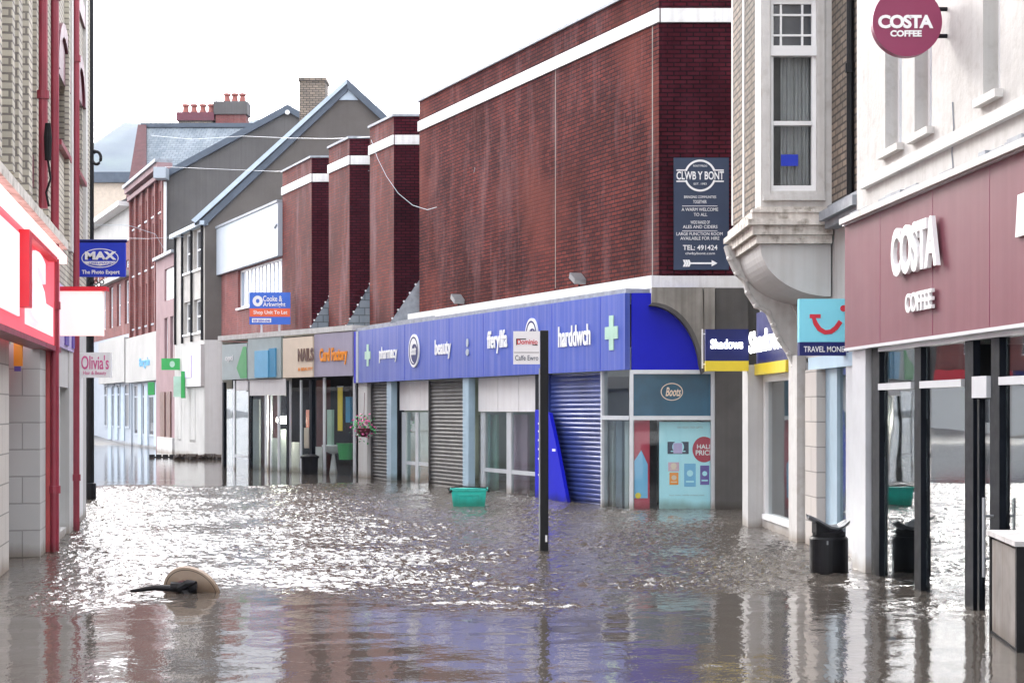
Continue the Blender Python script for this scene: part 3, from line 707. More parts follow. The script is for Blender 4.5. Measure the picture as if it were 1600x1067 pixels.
    # long shopfront
    sh = lambda a: S_.s(a)
    shutter(t, S_, sh(577), sh(604), -.4, 2.36, -.1, 'shutter_steel')
    shutter(t, S_, sh(667), sh(723), -.4, 2.36, -.1, 'shutter_steel')
    shutter(t, S_, sh(854), sh(938), -.4, 2.36, -.1, 'shutter_blue')
    pb = MB()
    for a, b in ((606, 613), (725, 734)): MB().box(S_, sh(a), sh(b), -.5, 2.379, -.12, .03).build('frame_post', 'pale_blue_frame', t)
    MB().box(S_, sh(561), sh(575), -.5, 2.379, -.3, .02).build('frame_post', 'white_paint', t)
    MB().box(S_, sh(837), sh(852), -.5, 2.379, -.15, .01).build('pillar', 'dark_frame', t)
    for a, b, n, zb in ((615, 664, 3, 641), (737, 834, 3, 643)):
        z = S_.z((a+b)/2, zb); m_ = MB(); s0, s1 = sh(a), sh(b)
        for i in range(n): m_.box(S_, s0+(s1-s0)*i/n+.01, s0+(s1-s0)*(i+1)/n-.01, z, 2.37, -.2, -.15)
        m_.build('panel', 'milk_panel', t)
    # glazed doors
    for a, b, xs in ((615, 664, (616, 622, 637, 641, 660, 664)), (737, 834, (738, 744, 778, 785, 829, 834))):
        z = S_.z((a+b)/2, 643); m_ = MB()
        for i in range(0, 6, 2): m_.box(S_, sh(xs[i]), sh(xs[i+1]), -.5, z-.01, -.25, -.19)
        for i in (1, 3): m_.box(S_, sh(xs[i])+.002, sh(xs[i+1])-.002, .4, .48, -.245, -.2)
        d = m_.build('door', 'alu', t)
        for i in (1, 3): pane(d, S_, sh(xs[i]), sh(xs[i+1]), -.5, z-.01, -.22)
    for a, b, m in ((944, 958, 'display_pale'), (962, 972, 'pale_cladding'), (976, 982, 'display_pale')): MB().box(S_, S_.s(a, -.15), S_.s(b, -.15), -.5, 1.5, -.2, -.15).build('window_blind', m, t)
    for a, b, m in ((748, 760, 'display_pale'), (763, 776, 'mint'), (792, 824, 'pale_pink')): MB().box(S_, S_.s(a, -.4), S_.s(b, -.4), -.5, 1.6, -.45, -.4).build('display_panel', m, t)
    # room behind the doors; glowing panels added for bright reflections in the glass
    room(t, S_, sh(612), sh(836), 2.9, -.32, 4.5, 'interior_pale')
    MB().box(S_, sh(617), sh(660), .35, 1.35, -1.3, -1.25).box(S_, sh(745), sh(775), 0.2, 1.7, -2.3, -2.25).build('glow_panel', 'pale_glow', t)
    shelf = MB()
    for z in (.2, .6, 1.0, 1.4): shelf.box(S_, sh(790), sh(825), z, z+.28, -1.8, -1.5)
    shelf.build('shelving', 'pale_pink', t)
    # notches between the piers: glazed lean-tos
    for k, (w0, xl, xr, Y, zl, zh) in enumerate(((0, -3.0, -2.0, 40.6, 3.8, 5.25), (0, -4.46, -3.72, 43.9, 3.8, 5.1), (0, -5.92, -5.18, 47.25, 3.8, 5.0))):
        q = front(Y); MB().poly(q, [(xl, zl), (xr, zl), (xr, zh)], .01, 1.5).build('lean_to', 'slate_tiles' if k else 'lead', t)
        b_ = MB(); n = 7
        for i in range(n):
            x = xl+(xr-xl)*(i+.5)/n; z = zl+(zh-zl)*(i+.5)/n; b_.tube([q.P(x, z+.03, .01), q.P(x, z+.03, 1.5)], .025, 6)
        b_.build('glazing_bar', 'clean_white', t)
    MB().box(S_, -.3, sh(655), 3.771, 3.86, -1.1, -.3).build('flashing', 'lead', t)
    # blue fascia
    f = thing('fascia_sign', 0, 31, 2.38, 'long faded blue pharmacy fascia with white words and oval logos under the brick wall', 'shop sign', 'shop fascia signs')
    MB().box(S_, sh(566), S_.L-.01, 2.38, 3.688, 0, .1).build('board', 'fascia_blue', f)
    e = MB().box(S_, -.05, sh(562.5), 2.38, 3.688, 0, .1); e.build('end_board', 'deep_blue', f)
    MB().box(S_, sh(562.5)+.002, sh(566)-.002, 2.38, 3.68, 0, .11).build('end_trim', 'pale_cladding', f)
    sm = MB()
    for px in (632, 702, 755, 862, 938): q = S_.s(px, .1); sm.box(S_, q-.006, q+.006, 2.39, 3.67, .1, .103)
    sm.build('panel_seam', 'royal_blue', f)
    for b_, x0, x1, y0, y1 in (('pharmacy', 593, 621, 541, 566), ('beauty', 680, 705, 530, 561), ('fferyllfa', 762, 793, 516, 552), ('harddwch', 873, 923, 508, 541)):
        text(b_, S_, x0, x1, y0, y1, 'clean_white', f, .105, .015, .02)
    for px, py, ph in ((575, 555, 17), (956, 520, 27)):
        x = S_.s(px, .1); z = S_.z(px, py, .1); r = ph*S_.Y(px, .1)/F; r2 = r*.36; cr = MB()
        cr.box(S_, x-r2*.75, x+r2*.75, z-r, z+r, .101, .115).box(S_, x-r*.8, x-r2*.751, z-r2, z+r2, .101, .115).box(S_, x+r2*.751, x+r*.8, z-r2, z+r2, .101, .115); cr.build('cross_mark', 'mint', f)
    for px, py in ((648, 548), (832, 523)):
        x = S_.s(px, .1); z = S_.z(px, py, .1); r = 28*S_.Y(px, .1)/F; o_ = MB().disc(S_, x, z, r*.82, r*.92, .101, .13).build('oval_logo', 'clean_white', f)
        MB().ring(S_, x, z, r*.7, r*.78, .035, .131, .136).disc(S_, x+.06, z-.06, r*.5, r*.52, .131, .137).build('logo_mark', 'navy', o_)
        text('Boots', S_, 0, 0, 0, 0, 'clean_white', o_, .138, .005, .02, metres=(x-r*.4, x+r*.45, z-.1, z+.13), shear=.3)
    s1 = MB(); x = S_.s(731, .1); z = S_.z(731, 543, .1); s1.disc(S_, x, z+.1, .06, .09, .101, .12, 16).disc(S_, x, z-.1, .08, .07, .101, .12, 16); s1.build('small_mark', 'pale_cladding', f)
    # floodlights on the ledge
    for px, py, lb in ((717, 462, 'small grey floodlight on the white ledge, the farther of two'), (905, 430, 'small grey floodlight on the white ledge, the nearer of two')):
        s0 = U.s(px, .15); p = U.P(s0, 4.0, .15); q = thing('floodlight', p.x, p.y, 4.0, lb, 'floodlight', 'floodlights on the white ledge')
        MB().tube([p, U.P(s0, 4.14, .15)], .02, 6).build('bracket', 'black_matt', q)
        MB().poly(U, [(s0-.14, 4.2), (s0-.1, 4.3), (s0+.12, 4.16), (s0+.1, 4.07)], .06, .3).build('housing', 'steel', q)
    # club wall sign
    Q2 = front(27.8); k2 = 27.7/F
    s_ = thing('club_wall_sign', 3.2, 27.7, 4.1, 'tall navy club sign with white lettering, ring logo and arrow on the dark brick', 'sign')
    x0, x1 = ax(1053)*27.74, ax(1139)*27.74
    MB().box(Q2, x0, x1, CH+(HZ-421)*k2, CH+(HZ-246)*k2, .005, .05).build('board', 'sign_navy', s_)
    cx, cz = ax(1094)*27.74, CH+(HZ-274)*k2; r = 25*k2
    lg = MB().ring(Q2, cx, cz, r, r, .035, .051, .056, 40, R(18), R(162)).ring(Q2, cx, cz, r, r, .035, .051, .056, 40, R(198), R(342))
    for py in (265.5, 283): lg.box(Q2, ax(1057)*27.74, cx-r*.93, CH+(HZ-py-1)*k2, CH+(HZ-py+1)*k2, .051, .056).box(Q2, cx+r*.93, ax(1131)*27.74, CH+(HZ-py-1)*k2, CH+(HZ-py+1)*k2, .051, .056)
    lg.build('ring_logo', 'clean_white', s_)
    for b_, a, b, y0, y1, bo in (('CLWB Y BONT', 1057, 1131, 268, 281, .02), ('EST. 1983', 1084, 1104, 286, 289, 0), ('PONTYPRIDD', 1083, 1105, 258, 261, 0), ('BRINGING COMMUNITIES', 1069, 1119, 306, 310, 0), ('TOGETHER', 1083, 1104, 313, 318, 0), ('A WARM WELCOME', 1065, 1122, 325, 330, 0), ('TO ALL', 1084, 1105, 333, 338, 0), ('WIDE RANGE OF', 1079, 1109, 345, 350, 0), ('ALES AND CIDERS', 1067, 1121, 352, 357, 0), ('LARGE FUNCTION ROOM', 1057, 1129, 363, 368, 0), ('AVAILABLE FOR HIRE', 1063, 1124, 370, 375, 0), ('TEL: 491424', 1067, 1121, 383, 391, .015), ('clwbybont.com', 1071, 1117, 394, 399, 0)):
        text(b_, Q2, a, b, y0, y1, 'clean_white', s_, .052, .004, bo)
    rl = MB()
    for py in (321.5, 360.5): rl.box(Q2, ax(1066)*27.74, ax(1121)*27.74, CH+(HZ-py-.4)*k2, CH+(HZ-py+.4)*k2, .051, .055)
    rl.build('rule', 'clean_white', s_)
    aw = MB(); z = CH+(HZ-411)*k2; X2 = lambda p: ax(p)*27.74
    aw.box(Q2, X2(1078), X2(1112), z-.014, z+.014, .051, .056).poly(Q2, [(X2(1112), z-.055), (X2(1121), z), (X2(1112), z+.055)], .051, .056)
    for i in range(3):
        x = X2(1067+i*3.6); aw.poly(Q2, [(x, z-.06), (x+.035, z-.06), (x+.06, z), (x+.035, z+.06), (x, z+.06), (x+.025, z)], .051, .0565+i*.0005)
    aw.build('arrow', 'clean_white', s_)
    # posters in the corner window
    Q3 = front(27.42); k3 = 27.42/F; X3 = lambda p: ax(p)*27.42; Z3 = lambda p: CH+(HZ-p)*k3
    p = thing('window_poster', X3(1073), 27.45, -.3, 'large light blue half price poster filling the right of the corner shop window', 'poster', 'posters in the corner shop window')
    MB().box(Q3, X3(1030), X3(1111), -.4, Z3(659), -.02, 0).build('sheet', 'poster_blue', p)
    MB().disc(Q3, X3(1100), Z3(702), 18*k3, 20*k3, .002, .006).build('red_disc', 'crimson', p)
    text('HALF', Q3, 1089, 1112, 694, 701, 'clean_white', p, .007, .003, .02); text('PRICE', Q3, 1087, 1113, 703, 711, 'clean_white', p, .007, .003, .02)
    for a, b, c, d, m1 in ((1043, 1076, 690, 709, 'sign_navy'), (1052, 1066, 692, 708, 'lilac'), (1044, 1061, 722, 736, 'pale_pink'), (1046, 1060, 738, 757, 'orange'), (1069, 1087, 724, 760, 'cyan_panel'), (1094, 1108, 727, 757, 'purple')):
        e = 0 if m1 != 'lilac' else .003
        pc = MB().box(Q3, X3(a), X3(b), Z3(d), Z3(c), .002, .005+e).build('product_picture', m1, p)
        if m1 != 'lilac':
            dd = MB(); w_ = (b-a); h_ = d-c
            dd.disc(Q3, X3(a+w_*.5), Z3(c+h_*.42), X3(w_*.28)-X3(0), X3(w_*.28)-X3(0), .0055, .007, 18).box(Q3, X3(a+w_*.15), X3(a+w_*.85), Z3(c+h_*.82), Z3(c+h_*.74), .0055, .0065)
            dd.build('printed_shape', 'poster_blue' if m1 in ('purple', 'sign_navy', 'cyan_panel') else 'beige_sign', pc)
    text('ON SELECTED GIFTS', Q3, 1058, 1098, 666, 669, 'grey_green', p, .003, .002); text('buy now, while stocks last', Q3, 1046, 1100, 772, 775, 'grey_green', p, .003, .002)
    p = thing('window_poster', X3(1003), 27.45, -.3, 'tall narrow crimson and blue poster at the left edge of the corner shop window', 'poster', 'posters in the corner shop window')
    MB().box(Q3, X3(991), X3(1015), -.4, Z3(655), -.02, 0).build('sheet', 'crimson', p)
    MB().poly(Q3, [(X3(991), Z3(778)), (X3(1012), Z3(778)), (X3(1012), Z3(725)), (X3(1002), Z3(703)), (X3(991), Z3(720))], .002, .006).build('blue_shape', 'cyan_panel', p)
    MB().disc(Q3, X3(997), Z3(774), .05, .05, .007, .01, 20).build('yellow_spot', 'yellow', p)
    # blue board leaning on shutter
    p = thing('leaning_board', 1.2, 29.5, -.4, 'deep blue hoarding board leaning against the blue roller shutter', 'board')
    a, b = S_.s(837, .3), S_.s(890, .3)
    MB().poly(S_, [(S_.s(836, .1), -.4), (S_.s(893, .1), -.4), (S_.s(868, .1), S_.z(868, 690, .1)), (S_.s(858, .1), S_.z(858, 645, .1)), (S_.s(836, .1), S_.z(836, 640, .1))], .03, .1).build('sheet', 'deep_blue', p)
    lb = MB()
    for py in (660, 672, 686, 700, 715, 740): lb.box(S_, S_.s(841, .1), S_.s(843, .1), S_.z(842, py+3, .1), S_.z(842, py, .1), .101, .105)
    lb.box(S_, S_.s(863, .1), S_.s(868, .1), S_.z(865, 705, .1), S_.z(865, 701, .1), .101, .105)
    lb.build('pale_mark', 'clean_white', p)
brick_block()

# ---------------------------------------------------------------- shops in the middle distance
T = W(-8.55, 47.1, -3.95, 40.85)
def shop_row():
    t = thing('low_shop_row', -6.5, 45, 0, 'low flat roofed row of glazed shops between the brick piers and the white corner', 'building')
    s = T.s
    MB().box(T, 0, T.L-.05, 3.72, 3.86, -2.2, .12).build('canopy_roof', 'aged_white', t)
    MB().box(T, 0, .06, -.5, 3.7, -3, 0).build('wall', 'white_paint', t)
    fr = MB()
    for a, b, h in ((365, 367, 2.55), (388, 392, 2.55), (414, 418, 2.3), (422, 424, 2.3), (434, 437, 2.3), (452, 454, 2.5), (469, 471, 2.5), (505, 508, 2.55), (552, 555, 2.55)):
        fr.box(T, s(a), s(b), -.5, h, -.03, .01)
    fr.box(T, s(367), s(388), .32, .4, -.09, .02)
    fr.build('shopfront_frame', 'alu', t)
    dk = MB()
    for a, b in ((349, 351), (390, 392), (449, 452), (485, 489)): MB().box(T, s(a), s(b), -.5, 2.5, -.06, .035).build('shopfront_post', 'dark_frame', t)
    MB().box(T, s(371), s(389), 2.25, 2.55, -.12, .04).box(T, s(392.5), s(449), 2.1, 2.55, -.14, .05).build('head_panel', 'milk_panel', t)
    MB().box(T, s(352), s(375), .35, 2.24, -.4, -.35).build('pale_screen', 'interior_pale', t)
    MB().box(T, s(474), s(486), -.5, 2.5, -.6, -.4).build('red_pillar', 'interior_red', t)
    for a, b in ((351, 365), (367, 388), (392, 414), (424, 434), (437, 449), (454, 469), (471, 485), (489, 505), (508, 552)): pane(t, T, s(a), s(b), -.5, 2.3, -.02, 'clear_glass' if a > 440 else 'glass')
    room(t, T, .1, T.L-.1, 3.2, -.3, 4., 'interior_dark')
    for a, b, h in ((393, 405, 2.0), (424, 433, .9), (437, 448, 1.15), (455, 467, .8), (493, 503, .7)): MB().box(T, s(a, -.35), s(b, -.35), -.5, h, -.4, -.35).build('pale_glare_panel', 'display_pale', t)  # pale panels close behind the panes, added for white glare
    MB().box(T, s(406, -.4), s(433, -.4), -.5, 2.2, -.5, -.45).build('brown_screen', 'interior_red', t)
    for a, b, c, d in ((478, 484, 640, 668), (475, 482, 668, 700), (540, 547, 620, 660), (511, 518, 640, 700)): MB().box(T, s(a, -.3), s(b, -.3), T.z(a, d, -.3), T.z(a, c, -.3), -.38, -.3).build('hanging_goods', 'orange_red' if a == 478 else 'cream_band' if a == 475 else 'deep_cyan' if a == 540 else 'mint', t)
    # glowing globe on a flex, added for a flare of reflected light
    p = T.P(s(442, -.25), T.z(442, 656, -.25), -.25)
    l = thing('flare_globe', p.x, p.y, p.z-.1, 'glowing white globe added inside the glazed shop for a flare of light', 'glowing globe')
    MB().tube([p+Vector((0, 0, -.1)), p+Vector((0, 0, -.05)), p+Vector((0, 0, .05)), p+Vector((0, 0, .1))], [.08, .18, .18, .08], 14).build('globe', 'flare_glow', l)
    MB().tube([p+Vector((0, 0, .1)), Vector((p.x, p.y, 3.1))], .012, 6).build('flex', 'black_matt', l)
    # fascias
    def fas(a, b, z0, z1, m, lb, o=.1):
        f = thing('fascia_sign', T.P(s(a), 0).x, T.P(s(a), 0).y, z0, lb, 'shop sign', 'shop fascia signs')
        MB().box(T, s(a), s(b), z0, z1, 0, o).build('board', m, f); return f
    f = fas(496, 556, 2.57, 3.7, 'mauve_sign', 'grey mauve fascia with orange lettering next to the blue pharmacy fascia')
    text('Card Factory', T, 500, 543, 543, 570, 'orange', f, .105, .02, .03)
    f = fas(449, 495.5, 2.57, 3.65, 'beige_sign', 'cream fascia with dark brown capital letters beside the orange lettered one', .14)
    text('NAILS', T, 466, 490, 544, 564, 'brown_letter', f, .145, .02, .03); text('& BEAUTY', T, 466, 489, 574, 579, 'orange', f, .145, .01)
    f = fas(392, 444, 2.57, 3.75, 'grey_green', 'grey green fascia carrying a bright light blue panel', .1)
    MB().box(T, T.s(400, .1), T.s(421, .1), 2.6, 3.35, .101, .15).build('light_panel', 'cyan_panel', f); MB().box(T, T.s(421.2, .1), T.s(432, .1), 2.6, 3.4, .101, .13).build('dark_panel', 'deep_cyan', f)
    f = fas(351, 390, 2.57, 3.6, 'grey_green', 'pale grey fascia with a green curve, last before the white corner wall', .08)
    MB().poly(T, [(T.s(376, .08), 2.6), (T.s(386, .08), 2.6), (T.s(385, .08), 3.5), (T.s(380, .08), 3.5), (T.s(370, .08), 2.9)], .081, .09).build('green_curve', 'green', f)
    text('opti', T, 352, 364, 555, 566, 'clean_white', f, .085, .01, .02)
    # goods inside
    def goods(name, lb, cat, px, py, off, r, h, m, grp=None):
        q = T.P(s(px, off), T.z(px, py, off), off); g = thing(name, q.x, q.y, q.z-h/2, lb, cat, grp); return g, q
    g, q = goods('plastic_tub', 'green plastic tub behind the glass of the orange lettered shop', 'tub', 541, 706, -.5, .2, .3, 'green')
    MB().tube([q+Vector((0, 0, -.2)), q+Vector((0, 0, .2))], [.19, .24], 16).build('tub_body', 'green', g)
    MB().tube([q+Vector((0, 0, .2)), q+Vector((0, 0, .23))], [.26, .26], 16).build('rim', 'green', g)
    g, q = goods('white_bowl', 'white bowl shaped seat in the shop window left of the green tub', 'seat', 521, 702, -.45, .3, .3, 'clean_white')
    MB().tube([q+Vector((0, 0, -.12)), q+Vector((0, 0, -.05)), q+Vector((0, 0, .1)), q+Vector((0, 0, .12))], [.05, .22, .32, .3], 20).build('bowl', 'clean_white', g)
    MB().tube([q+Vector((0, 0, -.7)), q+Vector((0, 0, -.12))], [.12, .04], 12).build('pedestal', 'clean_white', g)
    g, q = goods('yellow_banner', 'narrow yellow banner hanging in the shop window', 'banner', 531, 640, -.25, .1, 1, 'yellow')
    MB().box(T, s(528, -.25), s(535, -.25), T.z(531, 673, -.25), T.z(531, 605, -.25), -.26, -.24).build('cloth', 'yellow', g); MB().tube([T.P(s(527, -.25), T.z(531, 604, -.25), -.25), T.P(s(536, -.25), T.z(531, 604, -.25), -.25)], .015).build('rod', 'alu', g)
    g, q = goods('litter_bin', 'black bin standing at the shop entrance between the glass panes', 'bin', 484, 722, .25, .2, .5, 'black_matt')
    b0 = Vector((q.x, q.y, 0)); MB().tube([b0+Vector((0, 0, -.4)), b0+Vector((0, 0, .42))], [.2, .22], 16).build('bin_body', 'black_matt', g); MB().tube([b0+Vector((0, 0, .42)), b0+Vector((0, 0, .47)), b0+Vector((0, 0, .52))], [.25, .25, .15], 16).build('lid', 'black_paint', g)
    # hanging flowers by the shutter
    g, q = goods('hanging_basket', 'red flowering basket hanging before the dark doorway beside the shutter', 'flower basket', 566, 662, .12, .2, .4, 'red')
    q = S_.P(S_.s(568, .25), S_.z(568, 670, .25), .25)
    MB().tube([q+Vector((0, 0, -.2)), q+Vector((0, 0, -.1)), q+Vector((0, 0, .02))], [.05, .16, .2], 12).tube([q+Vector((0, 0, .02)), q+Vector((0, .3, .9))], .006, 4).build('basket', 'dark_maroon', g)
    fl = MB(); gr = MB()
    for i in range(220):
        v = Vector((random.gauss(0, .13), random.gauss(0, .13), random.gauss(.05, .16))); u = Vector((random.uniform(-1, 1), random.uniform(-1, 1), random.uniform(-1, 1))).normalized()*.035; w_ = u.orthogonal().normalized()*.03
        (fl if i % 2 else gr).quad(q+v-u, q+v-w_, q+v+u, q+v+w_)
    fl.build('blossoms', 'pink', g); gr.build('leaves', 'green', g)
shop_row()

# ---------------------------------------------------------------- building with pale cladding panel
W5 = W(-10.45, 57.55, -7.2, 50.25)
def panel_building():
    t = thing('panel_clad_building', -8, 56, 0, 'maroon brick building with wide blank pale panel above a strip of windows', 'building')
    z0, z1 = 5.2, 6.5; a, b = W5.s(372), W5.L-.05
    mb = MB(); holes(mb, W5, 0, W5.L, -.5, 8.2, [(a, b, z0, z1)], -.3, 0); mb.box(W5, 0, .25, -.5, 8.2, -4, -.301).build('wall', 'far_brick', t)
    MB().box(W5, -.1, W5.L, 6.53, 8.2, .002, .16).build('cladding_panel', 'pale_cladding', t)
    MB().box(W5, -.12, W5.L, 8.201, 8.28, -4, .2).build('roof', 'lead', t)
    window(t, W5, a, b, z0, z1, 12, (), 0, 'clean_white', 'window_pale', True, .07, .1)
    x = W5.s(430, .16); bl = MB().tube([W5.P(x-.2, 7.5, .17), W5.P(x, 7.42, .17), W5.P(x+.2, 7.52, .17)], .03, 6); bl.build('bird_mark', 'lead', t)
panel_building()
def to_let():
    Q = front(49.0); Y = 49.0; k = Y/F; X = lambda p: ax(p)*Y; Z = lambda p: CH+(HZ-p)*k
    t = thing('agent_board', X(422), Y, Z(507), 'blue and red estate agent board with white lettering in front of the brick wall', 'sign')
    MB().box(Q, X(390), X(454), Z(507), Z(457), 0, .04).build('board', 'royal_blue' if 0 else 'cyan_blue', t)
    MB().box(Q, X(390.3), X(453.7), Z(495), Z(482), .041, .045).build('red_strip', 'orange_red', t)
    MB().box(Q, X(394), X(424), Z(504), Z(497.5), .041, .045).build('white_strip', 'clean_white', t)
    MB().ring(Q, X(403), Z(470.5), .155, .165, .1, .041, .046, 24).build('round_logo', 'clean_white', t)
    for b_, a, b, c, d, m in (('Cooke &', 411, 441, 462, 471, 'clean_white'), ('Arkwright', 411, 446, 472, 481, 'clean_white'), ('Shop Unit To Let', 396, 449, 485, 492.5, 'clean_white'), ('029 2034 6346', 395.5, 422, 499, 503, 'royal_blue')):
        text(b_, Q, a, b, c, d, m, t, .046, .006, .015)
    MB().tube([(X(436), Y+.1, 3.86), (X(436), Y+.1, Z(459))], .035, 6).tube([(X(408), Y+.1, 3.86), (X(408), Y+.1, Z(459))], .035, 6).build('post', 'clean_white', t)
mat('cyan_blue', (.04, .14, .6), .4, .05)
to_let()

# ---------------------------------------------------------------- first gable building
def gable1():
    Y = 57.6; Q = front(Y); k = Y/F; X = lambda p: ax(p)*Y; Z = lambda p: CH+(HZ-p)*k
    t = thing('grey_gable_building', -6, 62, 0, 'tall dark rendered gable end with pale verge boards and white painted ground floor', 'building')
    xl, xa = X(320), X(543); za, zl = Z(131), Z(330); xr = xa+(xa-xl); zg = Z(531)
    Fd = W(xl-4.7*.44, Y+4.7, xl, Y)
    MB().poly(Q, [(xl, zg), (xr, zg), (xr, zl), (xa, za), (xl, zl)], -.3, 0).build('wall', 'brown_render', t)
    MB().poly(Q, [(xl, -.5), (xr, -.5), (xr, zg-.002), (xl, zg-.002)], -.3, .02).build('white_base', 'white_paint', t)
    # roof slopes behind
    rf = MB(); e = .12; D = 9
    sh = -.2*D
    rf.add([(xl-.35, Y-.1, zl-.3), (xa, Y-.1, za+e), (xa+sh, Y+D, za+e), (xl-.35+sh, Y+D, zl-.3), (xl-.35, Y-.1, zl-.45), (xa, Y-.1, za-.05), (xa+sh, Y+D, za-.05), (xl-.35+sh, Y+D, zl-.45)], [(0, 1, 2, 3), (7, 6, 5, 4), (0, 3, 7, 4), (0, 4, 5, 1)])
    rf.add([(xr+.3, Y-.1, zl-.3), (xa, Y-.1, za+e), (xa+sh, Y+D, za+e), (xr+.3, Y+D, zl-.3), (xr+.3, Y-.1, zl-.45), (xa, Y-.1, za-.05), (xa, Y+D, za-.05), (xr+.3, Y+D, zl-.45)], [(1, 0, 3, 2), (4, 5, 6, 7), (0, 1, 5, 4)])
    rf.build('roof', 'slate_tiles', t)
    vg = MB(); th = .3
    vg.poly(Q, [(xl-.45, zl-.35), (xa, za+.14), (xa, za-.03), (xl-.3, zl-.44)], .12, .2); vg.build('verge_board', 'verge_blue', t)
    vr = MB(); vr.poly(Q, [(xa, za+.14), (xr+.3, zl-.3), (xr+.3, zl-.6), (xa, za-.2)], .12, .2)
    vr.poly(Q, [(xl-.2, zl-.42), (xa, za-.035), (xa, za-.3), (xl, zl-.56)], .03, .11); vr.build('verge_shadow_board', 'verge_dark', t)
    MB().poly(Q, [(X(530), Z(157)), (X(560), Z(157)), (X(545), Z(140))], .01, .05).build('louvre', 'verge_blue', t)
    # street facade
    w = Fd; mb = MB(); ops = []
    za0, za1 = w.z(300, 424), w.z(300, 362); zb0, zb1 = w.z(300, 521), w.z(300, 470)
    for a, b in ((288, 300), (303, 316)):
        for c, d in ((za0, za1), (zb0, zb1)): ops.append((w.s(a), w.s(b), c, d))
    holes(mb, w, 0, w.L-.003, zg, zl-.5, ops, -.3, 0).build('front_wall', 'aged_white' if 0 else 'stone_front', t)
    for a, b, c, d in ops: window(t, w, a, b, c, d, 2, (.5,), 0, 'clean_white', 'window_dark', True, .08)
    MB().box(w, -.1, w.L+.1, zl-.5, zl-.35, -.1, .2).build('gutter', 'verge_blue', t)
    MB().box(w, 0, w.L-.003, -.5, zg-.003, -.3, .01).build('ground_floor_front', 'far_white', t)
    for a, b in ((278, 284), (297, 306)): window(t, w, w.s(a), w.s(b), .5, 2.6, 1, (.8,), .12, 'far_white', 'window_dark', False, .08)
    pr = MB()
    for px in (276, 287, 301.5, 318): pr.tube([w.P(w.s(px), zg, .06), w.P(w.s(px), zl-.5, .06)], .05, 6)
    pr.build('downpipe', 'black_matt', t)
    f = thing('fascia_sign', w.P(2, 0).x, w.P(2, 0).y, 2.6, 'white and pink fascia on the corner front beside the green cross sign', 'shop sign', 'shop fascia signs')
    MB().box(w, w.s(291), w.L, w.z(305, 604), w.z(305, 540), .012, .15).build('board', 'white_paint', f)
    MB().box(w, w.s(294), w.s(306), w.z(300, 590), w.z(300, 556), .151, .17).build('pink_panel', 'lilac', f)
    # chimney
    c = MB(); cx0, cx1 = ax(468)*60, ax(508)*60; zc = CH+(HZ-127)*60/F
    c.xbox(cx0, cx1, 60, 61, 9.5, zc); c.xbox(cx0-.04, cx1+.04, 59.95, 61.05, zc, zc+.12)
    c.build('chimney', 'buff_brick', t)
mat('stone_front', (.46, .43, .4), .8, .2, 1.5, streak=.4, streakc=(.25, .23, .2))
gable1()

